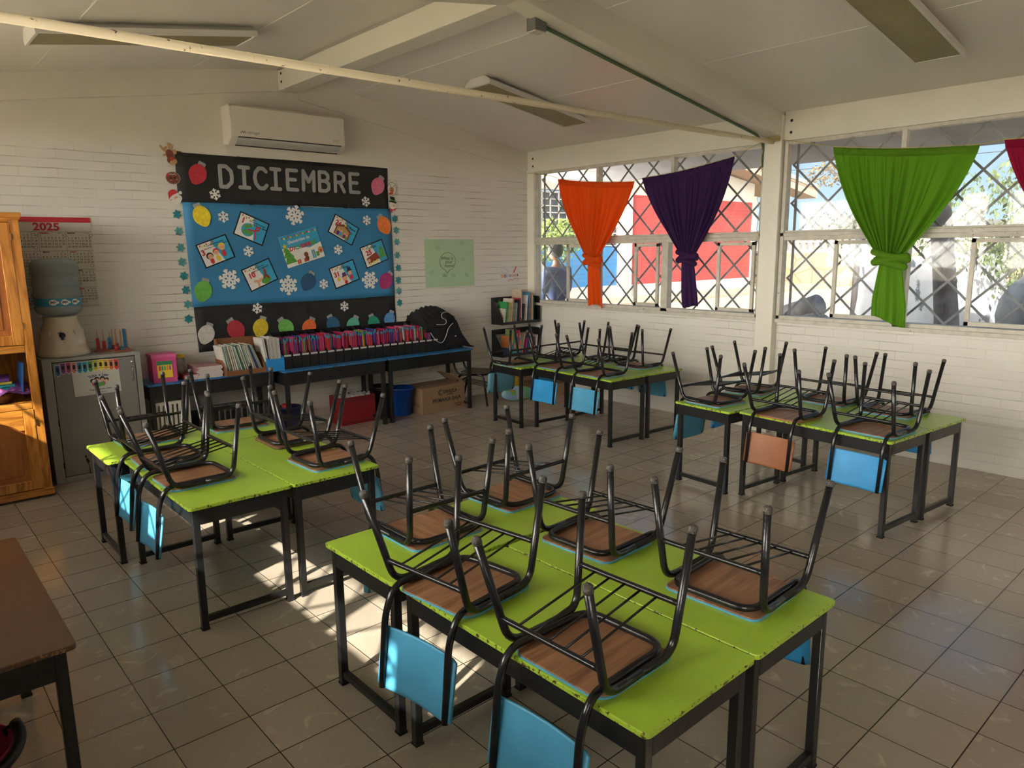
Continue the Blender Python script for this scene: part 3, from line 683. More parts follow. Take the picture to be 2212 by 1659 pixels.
ft = None
words = ['topmost', 'second from top', 'third from top', 'fourth from top', 'fifth from top', 'sixth from top', 'seventh from top', 'lowest']
for side, lst in (('left', ((1.682, 2.298), (1.684, 2.137), (1.686, 1.981), (1.688, 1.844), (1.694, 1.710), (1.700, 1.571), (1.706, 1.430), (1.700, 1.287))), ('right', ((4.148, 2.305), (4.161, 2.170), (4.164, 2.035), (4.162, 1.880), (4.170, 1.729), (4.164, 1.584), (4.166, 1.453), (4.170, 1.310)))):
    for i, (x, z) in enumerate(lst):
        if ft is None: o = ft = wobj('teal_snowflake', flake_teal(), teals[0], x, z, 0, .006)
        else: o = ft.copy(); col.objects.link(o); o.location = (x, YB-.006, z); setmat(o, teals[1 if i in (1, 2, 3, 6) else 0])
        o.rotation_euler[1] = R_(rnd.uniform(-25, 25)); tag(o, 'teal foam snowflake, %s in the column %s of the bulletin board' % (words[i], side), 'snowflake', 'teal snowflakes beside the board')
# Christmas faces cut from card
def figure(name, x, z, lab, cat, layers, off=.014, a=0):
    root = wroot(name, x, z, a, off)
    for k, (nm, m, fn) in enumerate(layers):
        mb = MB(); fn(mb, .0005*k, .0005*k+.0007); obj(nm, mb, m, root)
    return tag(root, lab, cat)
def dk(*a):
    def f(mb, z0, z1):
        for i_, q in enumerate(a): disc(mb, q[0], q[1], q[2], z0, z1+.00004*i_, q[3] if len(q) > 3 else None, a=R_(q[4]) if len(q) > 4 else 0)
    return f
def sk(w, *p): return lambda mb, z0, z1: strokes(mb, p, w, z0, z1)
def pk(*p): return lambda mb, z0, z1: [mb.prism(list(q), z0, z1) for q in p]
figure('paper_reindeer', 1.664, 2.832, 'paper reindeer head with red nose at the upper left corner of the board', 'decoration', [
 ('antlers', P_tan, sk(.020, [(-.02, .035), (-.055, .055), (-.08, .09)], [(-.055, .055), (-.03, .08)], [(.005, .045), (.0, .08), (-.01, .115)], [(.0, .08), (.02, .10)])), ('ears', P_tan, dk((-.045, .012, .022, .012, 20), (.045, .045, .016, .024, 20))),
 ('head', P_brown, dk((0, .015, .036, .05, 15), (.015, -.035, .045, .038))), ('muzzle', P_tan, dk((.025, -.052, .038, .024, 25))), ('nose', P_red, dk((.012, -.022, .017))), ('face_marks', ink, dk((-.012, .006, .004), (.012, .015, .004)))])
figure('paper_gingerbread_face', 1.672, 2.634, 'round brown paper gingerbread face between reindeer and santa', 'decoration', [('outline', P_grey, dk((0, 0, .068, .060))), ('face', P_brown, dk((0, 0, .062, .054))), ('icing', P_white, sk(.004, [(-.045, .036), (-.03, .03), (-.015, .038), (0, .03), (.015, .038), (.03, .03)])), ('eyes', ink, dk((-.018, -.002, .009, .011), (.02, .002, .009, .011))), ('cheeks', P_pink, dk((-.022, -.02, .01, .005), (.034, -.012, .01, .005))), ('berries', P_red, dk((-.045, .03, .011), (-.052, .018, .009)))])
figure('paper_santa_face', 1.675, 2.460, 'paper santa face with red hat and white beard at the left edge of the board', 'decoration', [('beard', P_white, dk((.012, -.028, .045, .04), (.052, .04, .016), (.035, -.01, .03, .03))), ('hat', P_red, dk((-.02, .032, .045, .034, 30), (-.04, .0, .02, .035))), ('hat_brim', P_white, sk(.022, [(-.042, -.02), (-.012, .008), (.028, .026)])), ('face', P_skin, dk((.006, -.012, .018, .014, 40))), ('moustache', P_white, dk((.01, -.024, .02, .008, 30))), ('marks', ink, dk((0, -.006, .003), (.014, .002, .003)))])
figure('paper_reindeer_badge', 4.118, 2.646, 'round paper badge with reindeer face at the upper right of the board', 'decoration', [('rim', P_brown, dk((0, 0, .062, .076))), ('disc', P_white, dk((0, 0, .058, .071))), ('antlers', P_brown, sk(.004, [(-.02, .02), (-.03, .05)], [(-.026, .035), (-.012, .05)], [(.022, .02), (.032, .045)], [(.028, .034), (.044, .04)])), ('head', P_tan, dk((-.004, -.012, .032, .038))), ('nose', P_red, dk((-.002, -.022, .014))), ('scarf', P_red, dk((-.012, -.052, .028, .012))), ('marks', ink, dk((-.012, .004, .004), (.01, .002, .004)))])
figure('paper_snowman_face', 4.120, 2.470, 'paper snowman face with black top hat and red scarf right of the board', 'decoration', [('scarf', P_red, dk((.0, -.055, .042, .016), (-.02, -.076, .014, .022))), ('head', P_white, dk((0, -.01, .044, .048))), ('hat', P_black, pk([(-.03, .04), (-.032, .092), (.028, .08), (.034, .028)], [(-.05, .028), (-.046, .042), (.054, .026), (.05, .01)])), ('hat_band', P_green, pk([(-.031, .045), (-.031, .056), (.033, .044), (.034, .034)])), ('nose', P_orange, dk((.012, -.018, .014, .007))), ('marks', ink, dk((-.010, .002, .004), (.014, .0, .004)))])
# dated cards
def card(name, cx, cz, w, h, a, lab, num, lines, art, border=True, npos=None):
    root = wroot(name, cx, cz, a, .0135)
    if border: obj('black_backing', MB().box(-w/2, w/2, -h/2, h/2, 0, .0012), P_black, root)
    W2, H2 = (w/2*.92, h/2*.90) if border else (w/2, h/2)
    obj('white_panel', MB().box(-W2, W2, -H2, H2, .0012 if border else 0, .002), P_white, root)
    z = .002
    if border: obj('blue_panel', MB().prism([(-.1*W2, H2), (W2, H2), (W2, -H2), (.35*W2, -H2), (.12*W2, .1*H2)], z, z+.0004), P_sky, root)
    else: obj('blue_panel', MB().prism([(-W2, H2), (W2, H2), (W2, .0), (.4*W2, -.15*H2), (-.3*W2, .02), (-W2, .25*H2)], z, z+.0004), P_sky, root)
    nb_ = 7 if border else 17; x0 = -W2*.85; x1 = .05*W2 if border else W2*.9
    for j, m in enumerate((P_red, P_yel, P_green)):
        mb = MB()
        for i in range(j, nb_, 3):
            xx = x0+(x1-x0)*i/(nb_-1); disc(mb, xx, H2*.86-.012*math.sin(math.pi*((i/3) % 1)), .0065 if border else .008, z+.0004, z+.0008, .010 if border else .012, n=10)
        obj('garland', mb, m, root)
    for k, (tx, ty, sz, body, m) in enumerate(lines): text_mesh('title_text', body, sz, m, root, (tx*W2, ty*H2, z+.0012), ext=.0003, bold=sz*.02)
    if num: text_mesh('date_number', num, h*.30, P_red, root, (npos[0]*W2, npos[1]*H2, z+.0013), ext=.0004, bold=.0035)
    for k, (nm, m, fn) in enumerate(art):
        mb = MB(); fn(mb, z+.0006+.00035*k, z+.0012+.00035*k); obj(nm, mb, m, root)
    return tag(root, lab, 'card', 'dated cards of December on the blue paper')
def kids(*a):
    sk_, hair, body, eye = MB, [], [], []
    return a
card('date_card', 2.401, 2.168, .325, .247, -22.5, 'card numbered 1 with a globe and red ribbon, upper left of the blue paper', '1', [(.28, .62, .019, 'Día mundial de la lucha', ink), (.38, .38, .024, 'CONTRA EL SIDA', ink)],
  [('globe', P_sky, dk((-.035, -.025, .068))), ('land', P_green, dk((-.06, .005, .028, .022), (-.02, .02, .022, .014, 30), (-.05, -.05, .03, .025), (.0, -.045, .02, .03))), ('ribbon', P_red, sk(.014, [(-.03, -.02), (.03, -.012), (.075, .012), (.07, .04), (.045, .03), (.04, -.01), (.065, -.085)]))], npos=(-.72, .42))
card('date_card', 2.018, 1.945, .325, .247, 20, 'card numbered 3 with three drawn children, left side of the blue paper', '3', [(.15, .68, .019, 'Día internacional de las', ink), (.12, .46, .0165, 'PERSONAS CON DISCAPACIDAD', ink)],
  [('bodies', P_red, dk((-.07, -.075, .02, .032), (.07, -.045, .022, .034))), ('middle_body', P_yel, dk((0, -.07, .021, .03))), ('hair', ink, dk((-.075, -.022, .036, .034))), ('red_hair', P_red, dk((0, .0, .032, .03))), ('fair_hair', P_yel, dk((.072, .03, .036, .03))), ('faces', P_skin, dk((-.072, -.03, .026), (0, -.012, .026), (.072, .014, .027))), ('marks', ink, dk((-.082, -.028, .003), (-.062, -.028, .003), (-.01, -.01, .003), (.01, -.01, .003), (.062, .016, .003), (.082, .016, .003)))], npos=(-.82, .22))
card('centre_poster', 2.945, 1.980, .457, .337, 15.7, 'larger centre poster reading Efemérides de DICIEMBRE with tree and gifts', '', [(-.05, .50, .046, 'Efemérides de', P_white)],
  [('tree', P_green, pk([(-.20, .045), (-.225, .0), (-.205, .0), (-.235, -.06), (-.21, -.06), (-.235, -.13), (-.10, -.13), (-.13, -.07), (-.115, -.07), (-.155, -.01), (-.14, -.01), (-.18, .045)])), ('tree_star', P_yel, pk([(-.19, .09), (-.198, .07), (-.218, .068), (-.203, .055), (-.208, .035), (-.19, .046), (-.172, .035), (-.177, .055), (-.162, .068), (-.182, .07)])),
   ('baubles', ink, dk((-.19, -.02, .005), (-.17, -.05, .005), (-.2, -.08, .005), (-.15, -.10, .005))), ('gifts', P_red, pk([(-.10, -.16), (-.10, -.115), (-.06, -.115), (-.06, -.16)], [(-.02, -.16), (-.02, -.12), (.03, -.12), (.03, -.16)])), ('blue_gift', P_sky, pk([(.09, -.15), (.09, -.06), (.13, -.06), (.13, -.15)])), ('green_gift', P_green, pk([(.14, -.14), (.14, -.09), (.17, -.09), (.17, -.14)])), ('gingerbread', P_brown, dk((.02, -.085, .026), (.02, -.125, .022, .026))), ('reindeer', P_tan, dk((.20, -.085, .032, .036))), ('nose', P_red, dk((.20, -.09, .014))), ('ribbons', P_yel, sk(.005, [(.11, -.15), (.11, -.05)], [(-.08, -.16), (-.08, -.115)]))], border=False)
def centre_word():
    root = [o for o in col.objects if o.name == 'centre_poster'][0]
    for i, c in enumerate('DICIEMBRE'):
        text_mesh('title_letter', c, .060, (P_red, P_red, P_green, P_green, P_red, P_red, P_red, P_green, P_green)[i], root, (-.125+[0, .034, .066, .101, .131, .174, .219, .253, .287][i], .012, .0036+.0003*(i % 2)), ext=.0005, bold=.0025)
centre_word()
card('date_card', 3.460, 2.168, .335, .225, -28, 'card numbered 24 with a nativity stable, upper right of the blue paper', '24', [(.25, .62, .02, 'NOCHE', ink), (.62, .52, .026, 'BUENA', ink)],
  [('stable', P_brown, pk([(-.10, -.09), (-.10, .005), (-.005, .055), (.09, .005), (.09, -.09)])), ('stable_inside', P_tan, pk([(-.085, -.09), (-.085, -.0), (-.005, .035), (.075, -.0), (.075, -.09)])), ('roof', P_brown, sk(.013, [(-.115, .0), (-.005, .058), (.105, .0)])), ('star', P_yel, dk((0, .055, .014))), ('robes', P_purple, dk((-.055, -.06, .018, .03), (.03, -.065, .016, .022))), ('blue_robe', P_sky, dk((-.02, -.06, .016, .028))), ('green_robe', P_green, dk((.06, -.07, .014, .02))), ('faces', P_skin, dk((-.052, -.025, .013), (-.02, -.025, .013), (.03, -.035, .012), (.06, -.045, .011)))], npos=(-.58, .35))
card('date_card', 3.843, 1.900, .318, .255, 19, 'card numbered 25 with tree and toy train, right end of the blue paper', '25', [(-.02, .66, .026, 'NAVIDAD', ink)],
  [('tree', P_green, pk([(.10, .065), (.075, .03), (.088, .03), (.06, -.015), (.075, -.015), (.045, -.07), (.14, -.07), (.125, -.015), (.14, -.015), (.112, .03), (.125, .03)])), ('train', P_brown, pk([(-.11, -.09), (-.12, -.02), (.03, .015), (.05, -.07)])), ('train_stripes', P_red, sk(.008, [(-.11, -.04), (.035, -.01)], [(-.10, -.065), (.04, -.035)])), ('wheels', P_yel, dk((-.09, -.09, .014), (-.04, -.085, .014), (.01, -.08, .014))), ('face', P_skin, dk((-.095, -.05, .02)))], npos=(-.45, .28))
card('date_card', 2.455, 1.698, .33, .247, 22, 'card numbered 10 with clasped hands and white dove, lower left of blue paper', '10', [(.12, .70, .018, 'Día mundial de los', ink), (.15, .48, .020, 'DERECHOS HUMANOS', ink)],
  [('globe', P_green, dk((.04, -.075, .055, .035))), ('left_arm', P_skin, sk(.026, [(-.055, -.10), (-.05, -.06), (-.005, -.04)], [(-.08, -.04), (-.03, -.06)])), ('right_arm', P_brown, sk(.026, [(.075, -.06), (.055, -.02), (.065, .02)], [(.055, -.02), (.03, -.045)])), ('dove', P_white, pk([(-.035, -.02), (-.02, .035), (-.005, .01), (.01, .04), (.022, .0), (.012, -.03), (-.01, -.035)])), ('heart', P_red, dk((.055, .035, .008), (.064, .037, .008)))], npos=(-.55, .22))
card('date_card', 3.442, 1.677, .33, .245, 18, 'card numbered 31 with two children in party hats, lower right of blue paper', '31', [(-.05, .64, .019, 'NOCHE', ink), (.36, .62, .026, 'VIEJA', ink)],
  [('bodies', P_red, dk((-.01, -.09, .02, .022), (.07, -.06, .022, .03))), ('hair', P_orange, dk((-.012, -.045, .03, .028))), ('faces', P_skin, dk((-.01, -.048, .024), (.068, -.008, .026))), ('purple_hat', P_purple, pk([(-.035, -.02), (-.03, .02), (.012, .022), (.018, -.018)])), ('blue_hat', P_navy, pk([(.045, .016), (.048, .055), (.09, .058), (.096, .018)])), ('brims', ink, sk(.007, [(-.045, -.02), (.028, -.018)], [(.035, .016), (.105, .02)])), ('balloon', P_yel, dk((-.09, -.03, .020, .024)))], npos=(-.62, .22))
# green poster and library sign
pg = mat('green_card', (.40, .56, .36), .7, var=.04, vscale=6)
o = wroot('green_poster', 4.952, 1.771, 0, .004)
obj('card_sheet', MB().box(-.385, .385, -.298, .298, 0, .0015), pg, o)
mb = MB(); pts = [(-.04+.125*math.cos(R_(t)), .02+.112*math.sin(R_(t))) for t in range(-80, 265, 15)]; strokes(mb, [pts+[(-.045, -.125), pts[0]]], .004, .0015, .0022); obj('speech_bubble', mb, ink, o)
for b, tx, ty in (('What is', -.035, .065), ('your', -.01, .012), ('name?', .0, -.045)): text_mesh('lettering', b, .060, ink, o, (tx-.012, ty*.85+.004, .0022), ext=.0003)
mb = MB()
for (hx, hy, ha) in ((.21, .20, 20), (.22, .0, 10), (-.20, .14, -20), (-.27, -.15, 30), (.05, -.20, 0), (.25, -.2, -30), (-.1, -.2, -10)):
    for k in range(5):
        a = R_(ha+60+k*16); q = Vector((hx, hy)); d = Vector((math.cos(a), math.sin(a)))
        strokes(mb, [[q+d*.03+Vector((-d.y, d.x))*.008, q+d*.075, q+d*.03-Vector((-d.y, d.x))*.008]], .0015, .0015, .0018)
obj('pencil_hands', mb, mat('pencil', (.26, .38, .26), .8), o)
tag(o, 'pale green poster asking What is your name, on the brick back wall', 'poster')
o = wroot('library_sign', 5.975, 1.590, 3, .004); obj('clear_sheet', MB().box(-.17, .17, -.10, .10, 0, .001), mat('paper_offwhite', (.66, .62, .60), .4), o)
for i, c in enumerate('Biblioteca'): text_mesh('letter', c, .066, (P_orange, P_red, ink, P_sky, P_tan, P_brown, P_grey, P_orange, P_red, ink)[i], o, (-.148+[0, .028, .05, .074, .098, .128, .158, .184, .214, .25][i]*1.12, -.005, .0016), ext=.0003, bold=.001)
mb = MB(); strokes(mb, [[(-.05, -.08), (.0, -.055), (.03, -.075), (.08, -.05), (.15, -.06)]], .006, .001, .0016); strokes(mb, [[(.06, .03), (.11, .10)], ], .016, .001, .0016); obj('drawn_pencil', mb, P_red, o)
mb = MB(); strokes(mb, [[(-.15, .04), (-.16, .09), (-.13, .12), (-.10, .09), (-.06, .08), (-.05, .05), (-.08, .03), (-.15, .04)]], .004, .001, .0016); obj('drawn_book', mb, P_grey, o)
tag(o, 'small Biblioteca sign with coloured letters above the black bookrack', 'sign')
# wall calendar
o = wroot('wall_calendar', .620, 1.857, 0, .004)
cw, chh_ = .62, .775
obj('calendar_page', MB().box(-cw/2, cw/2, -chh_/2, chh_/2, 0, .002), mat('calendar_paper', (.60, .56, .50), .7), o)
calred = mat('calendar_red', (.50, .02, .04), .6)
obj('red_header', MB().box(-cw/2, cw/2, chh_/2-.040, chh_/2+.004, .002, .0035), calred, o)
text_mesh('year', '2025', .088, calred, o, (-.035, chh_/2-.082, .0024), ext=.0004, bold=.003, sx_=1.15)
mb = MB(); top = chh_/2-.122; rh = (chh_-.122)/4
for i in range(5): mb.box(-cw/2, cw/2, top-rh*i-.001, top-rh*i+.001, .002, .0026)
for i in range(1, 3): mb.box(-cw/2+cw/3*i-.001, -cw/2+cw/3*i+.001, -chh_/2, top, .002, .0026)
obj('grid_lines', mb, ink, o)
import calendar as _cal
mon = 'ENERO FEBRERO MARZO ABRIL MAYO JUNIO JULIO AGOSTO SEPTIEMBRE OCTUBRE NOVIEMBRE DICIEMBRE'.split()
eng = 'January February March April May June July August September October November December'.split()
_c = _cal.Calendar(6)
for i in range(12):
    rI, cI = divmod(i, 3); x0 = -cw/2+cw/3*cI; y0 = top-rh*rI
    text_mesh('month_name', mon[i], .017, calred if i % 2 else ink, o, (x0+.045 if len(mon[i]) < 8 else x0+.056, y0-.011, .0024), ext=.0002, bold=.0008)
    text_mesh('month_name', eng[i], .012, ink, o, (x0+cw/3-.038, y0-.011, .0024), ext=.0002)
    for wk, days in enumerate(_c.monthdayscalendar(2025, i+1)):
        if wk > 4: break
        pass
    t = []
    rows = _c.monthdayscalendar(2025, i+1)[:5]
    for dd in range(7):
        body = '\n'.join(str(rr_[dd]) if rr_[dd] else ' ' for rr_ in rows)
        t.append((dd, body))
    for dd, body in t:
        c_ = bpy.data.curves.new('d', 'FONT'); c_.body = body; c_.size = .0225; c_.space_line = 1.10; c_.align_x = 'CENTER'; c_.resolution_u = 1; c_.offset = .0004
        tt = bpy.data.objects.new('d', c_); col.objects.link(tt)
        me = bpy.data.meshes.new_from_object(tt.evaluated_get(bpy.context.evaluated_depsgraph_get())); bpy.data.objects.remove(tt)
        me.materials.clear(); me.materials.append(ink)
        q = bpy.data.objects.new('day_numbers', me); col.objects.link(q); q.parent = o; q.location = (x0+.020+dd*.0275, y0-.036, .0024)
mb = MB()
for (x, y) in ((-.10, .235), (.10, .235), (.30, .235), (.24, .15), (-.13, .13), (.285, -.03), (.22, -.16)):
    for k in range(14):
        a, b = R_(k*25.7), R_((k+1)*25.7); seg(mb, (x+.015*math.cos(a), y+.012*math.sin(a)), (x+.015*math.cos(b), y+.012*math.sin(b)), .002, .0024, .0028, n=2)
obj('pen_circles', mb, ink, o)
tag(o, 'large 2025 wall calendar with red header behind the water jug', 'calendar')
# wall socket
o = wroot('wall_socket', 4.647, .472, 0, .0)
obj('socket_box', MB().prism(rrect(-.07, .07, -.042, .042, .008), 0, .03), mat('socket_plastic', (.58, .56, .50), .4), o, bevel=.002)
mb = MB()
for sx1 in (-.028, .028):
    for k in (-.008, .008): mb.box(sx1+k-.0015, sx1+k+.0015, -.01, .012, .03, .0306)
obj('slots', mb, hole, o)
tag(o, 'cream double wall socket under the blue bench', 'socket')
# ------------------------------------------------------------------ ceiling fittings
enam = mat('white_enamel', (.66, .64, .60), .35); diff = mat('yellowed_diffuser', (.27, .235, .12), .5, var=.10, vscale=5, bump=.3, bscale=150)
greyh = mat('lamp_housing_side', (.40, .37, .34), .5)
def light_fixture(x0, x1, y0, y1, lab):
    xc, yc, L, Wd = (x0+x1)/2, (y0+y1)/2, abs(x1-x0), abs(y1-y0); sl = -.158 if xc > XM else .158
    root = empty('fluorescent_light', (xc, yc, ceil_z(xc)), (0, -math.atan(sl), 0))
    b = MB(); h = .075
    A = [(-Wd*.28, 0), (Wd*.28, 0), (Wd*.5, -h*.62), (Wd*.5, -h), (-Wd*.5, -h), (-Wd*.5, -h*.62)]
    X = Matrix(((0, 0, 1, 0), (1, 0, 0, 0), (0, 1, 0, 0), (0, 0, 0, 1)))
    b.prism(A, -L/2, L/2, X=X); obj('housing', b, enam, root, bevel=.002)
    f = MB(); t = .022
    for r in ((-L/2, L/2, -Wd/2, -Wd/2+t), (-L/2, L/2, Wd/2-t, Wd/2), (-L/2, -L/2+t, -Wd/2+t, Wd/2-t), (L/2-t, L/2, -Wd/2+t, Wd/2-t)): f.box(*r, -h-.012, -h)
    obj('frame', f, enam, root, bevel=.002)
    obj('diffuser', MB().box(-L/2+t, L/2-t, -Wd/2+t, Wd/2-t, -h-.006, -h-.001), diff, root)
    return tag(root, lab, 'ceiling light', 'fluorescent ceiling lights')
light_fixture(4.04, 5.48, .385, .765, 'unlit fluorescent ceiling light crossed by the tie rod, in the middle of the ceiling')
light_fixture(.32, 1.80, .45, .84, 'unlit fluorescent ceiling light at the upper left above the wall calendar')
light_fixture(4.05, 5.48, -3.24, -2.89, 'unlit fluorescent ceiling light at the upper right above the green curtain')
# tie rod
rodm = mat('chipped_cream_rod', (.76, .66, .48), .45, wear=(.14, .08, .05), wth=.63, wscale=26)
tr = obj('steel_tie_rod', MB().tube([(XL+.03, -1.335, 2.905), (XR-.06, -1.335, 2.955)], .0225, 14), rodm)
tag(tr, 'long chipped cream painted steel tie rod crossing the room under the ceiling', 'rod')
# green conduit with socket box, under the rafter edge
gcm = mat('green_conduit', (.07, .115, .055), .5, wear=(.02, .02, .015), wth=.68, wscale=40)
pz = lambda x: ceil_z(x)-.235-.014
root = empty('electrical_conduit', (3.08, -1.262, pz(3.08)))
P = [(3.14, -1.262, pz(3.14)), (4.6, -1.262, pz(4.6)), (6.10, -1.262, pz(6.1)), (6.255, -1.235, 2.93), (6.255, -1.235, 2.72)]
P = [tuple(Vector(q)-root.location) for q in P]
obj('conduit_pipe', MB().tube(fillet(P, .10, 6), .0125, 10), gcm, root)
bxx = obj('outlet_box', MB().box(-.055, .055, -.045, .045, -.055, .03), mat('steel_box', (.17, .17, .165), .45, metal=.3), root, bevel=.003)
pl = obj('socket_plate', MB().box(-.05, .05, -.042, .042, -.063, -.055), mat('socket_plastic', (.58, .56, .50), .4), bxx, bevel=.002)
mb = MB()
for a in (-.022, .022):
    for b in (-.007, .007): mb.box(a-.006, a+.006, b-.0015, b+.0015, -.0636, -.063)
obj('slots', mb, hole, bxx)
tag(root, 'green electrical conduit with grey socket box running down the sloping rafter', 'conduit')
# air conditioner
acm = mat('air_conditioner_plastic', (.66, .62, .54), .38); acg = mat('ac_logo_grey', (.22, .21, .19), .5)
root = empty('air_conditioner', (2.80, YB, 3.0))
X = Matrix(((0, 0, 1, 0), (-1, 0, 0, 0), (0, 1, 0, 0), (0, 0, 0, 1)))
prof = [(0, -.02), (0, .345), (.19, .345), (.215, .32), (.225, .05), (.20, .02), (.12, -.03)]
obj('body', MB().prism(prof, -.62, .62, X=X), acm, root, bevel=.012)
mb = MB(); mb.prism([(.222, .045), (.226, .045), (.226, .325), (.222, .325)], -.60, .60, X=X); obj('front_panel', mb, mat('ac_panel', (.70, .66, .58), .3), root, bevel=.002)
mb = MB(); mb.prism([(.2255, .036), (.2285, .036), (.2285, .044), (.2255, .044)], -.55, .56, X=X); mb.prism([(.128, -.027), (.14, -.027), (.14, -.034), (.128, -.034)], -.55, .56, X=X); obj('air_slots', mb, hole, root)
mb = MB(); mb.prism([(.222, .034), (.205, .016), (.150, -.018), (.143, -.014), (.2, .024), (.217, .04)], -.55, .56, X=X); obj('louvre', mb, mat('ac_louvre', (.50, .49, .45), .35), root)
text_mesh('logo', 'mirage', .042, acg, root, (-.40, -.2275, .088), (R_(90), 0, 0), ext=.0005, shear=.3, sx_=1.1)
mb = MB(); strokes(mb, [[(-.525, .075), (-.505, .098), (-.497, .078), (-.482, .098), (-.477, .078)]], .007, 0, .001); obj('logo_mark', mb, acg, root, loc=(0, -.2265, 0), rot=(R_(90), 0, 0))
text_mesh('model_mark', 'V32', .045, acg, root, (.50, -.2275, .085), (R_(90), 0, 0), ext=.0005, shear=.3, bold=-.0006)
tag(root, 'cream split air conditioner mounted on the wall above the bulletin board', 'air conditioner')
# ------------------------------------------------------------------ curtains on a cord
def curtain(y1, z1, y2, z2, yk, zk, wk, yb, zb, wb, m, lab, nf=9, seed=1, x=6.215):
    rr = random.Random(seed); ph = [rr.uniform(0, 6.28) for _ in range(8)]
    nu, ns = 110, 34; G = []
    for j in range(ns+1):
        s = j/ns; e = s**1.12; row = []
        for i in range(nu+1):
            u = i/nu; yt = y1+(y2-y1)*u; zt = z1+(z2-z1)*u-.02*math.sin(math.pi*u)
            bulge = .035*math.sin(math.pi*min(1, s*1.05))*(u-.5)*2*-1
            y = yt+(yk+(u-.5)*wk*(-1)-yt)*e
            y += .0*bulge+ (y1-y2)*.5*(.5-u)*.16*math.sin(math.pi*s)*-1*-1*(1 if s < 1 else 0)
            z = zt+(zk-zt)*s
            amp = .008+.026*min(1, s*2)*(1-.3*s)
            if s < .10: amp = .006
            f = nf+3*math.sin(ph[0]+2*u)
            xx = x+amp*math.sin(2*math.pi*f*u+ph[1]+1.1*s)+.4*amp*math.sin(2*math.pi*f*2.3*u+ph[2]+2*s)-.03*s*math.sin(math.pi*u)
            row.append((xx, y, z))
        G.append(row)
    root = obj('curtain', MB().grid(G), m, solid=.0012)
    # hem along the top
    H = [[(p[0]-.003, p[1], p[2]) for p in G[0]], [(p[0]-.0035, p[1], p[2]) for p in G[1]], [(p[0]-.0035, p[1], p[2]-.012) for p in G[2]]]
    obj('top_hem', MB().grid(H), m, root, solid=.001)
    k = MB(); w = wk*.62
    for a, (dz, tl, rr_) in enumerate(((.028, .35, .030), (-.005, -.25, .034), (-.040, .30, .030))):
        pts = []
        for i in range(21):
            t = 2*math.pi*i/20; pts.append((x-.015+.030*math.cos(t), yk+(w-.012*a)*math.sin(t), zk-.045+dz+tl*.10*math.sin(t)))
        k.tube(pts, rr_, 10, cap=False)
    k.ball((x-.01, yk, zk-.05), .045, 12, (1, w/.045, 1.3))
    obj('knot', k, m, root)
    G = []; nu, ns = 60, 16
    for j in range(ns+1):
        s = j/ns; row = []
        for i in range(nu+1):
            u = i/nu; ww = wk*.75+(wb-wk*.75)*min(1, s*1.5)
            y = yk+(yb-yk)*s-(u-.5)*ww
            z = zk-.07+(zb-zk+.07)*s*(1-.10*(1-u)*s+.05*math.sin(5*u+ph[3])*s)
            a = 2*math.pi*u*.92; rad = .030+.012*s
            row.append((x-.01-rad*math.sin(a)+.010*s*math.sin(2*math.pi*5*u+ph[4]), y, z))
        G.append(row)
    obj('tail', MB().grid(G), m, root, solid=.0012)
    return tag(root, lab, 'curtain', 'knotted curtains at the right windows')
def cloth(name, c, tl=.5, al=.0): return mat(name, c, .85, var=.05, vscale=30, bump=.1, bscale=300, trans=tl, alpha=al)
curtain(1.612, 2.82, .362, 2.70, 1.00, 1.835, .22, .96, 1.19, .20, cloth('orange_cloth', (.90, .16, .008), .62), 'bright orange knotted curtain at the left window nearest the corner', 9, 1)
curtain(.254, 2.727, -.938, 2.853, -.405, 1.87, .20, -.46, 1.255, .20, cloth('purple_cloth', (.045, .010, .085), .40, .05), 'dark purple knotted curtain between the orange one and the column', 8, 2)
curtain(-1.965, 2.835, -3.17, 2.725, -2.555, 1.86, .24, -2.575, 1.225, .29, cloth('green_cloth', (.22, .48, .025), .66), 'bright green knotted curtain right of the window column', 10, 3)
curtain(-3.336, 2.745, -4.55, 2.74, -3.95, 1.86, .22, -3.97, 1.23, .24, cloth('crimson_cloth', (.45, .006, .07), .55, .04), 'crimson curtain cut by the right edge of the photo', 9, 4)
# cords
cordm = mat('yellow_cord', (.45, .34, .06), .7)
root = obj('yellow_string', MB().tube([(6.25, 2.24, 2.95), (6.225, 1.75, 2.87), (6.222, 1.61, 2.825), (6.22, 1.0, 2.745), (6.22, .36, 2.705), (6.22, .25, 2.73), (6.22, -.35, 2.775), (6.22, -.94, 2.86), (6.225, -1.25, 2.97)], .003, 6), cordm)
tag(root, 'yellow cord carrying the orange and purple curtains', 'cord')
root = obj('yellow_string', MB().tube([(6.225, -1.45, 2.96), (6.222, -1.97, 2.84), (6.22, -2.55, 2.765), (6.22, -3.17, 2.73), (6.22, -3.34, 2.75), (6.22, -4.0, 2.72), (6.22, -4.55, 2.745), (6.24, -4.83, 2.93)], .003, 6), cordm)
obj('loose_end', MB().tube([(6.24, -1.25, 2.96), (6.232, -1.225, 2.8), (6.236, -1.24, 2.70), (6.232, -1.21, 2.66), (6.235, -1.23, 2.5), (6.232, -1.205, 2.42), (6.235, -1.24, 2.30), (6.232, -1.215, 2.12), (6.235, -1.235, 2.06), (6.235, -1.25, 2.02), (6.235, -1.235, 2.0), (6.235, -1.22, 2.03)], .003, 6), cordm, root)
mb = MB()
for k in range(3):
    mb.tube([(6.20+.03*math.cos(t), -1.335+.10*math.sin(t), 2.965+.01*k+.012*math.sin(2*t)) for t in [i*math.pi/8 for i in range(17)]], .003, 6, cap=False)
obj('cord_knot', mb, cordm, root)
tag(root, 'yellow cord knotted at the column, carrying the green curtain', 'cord')
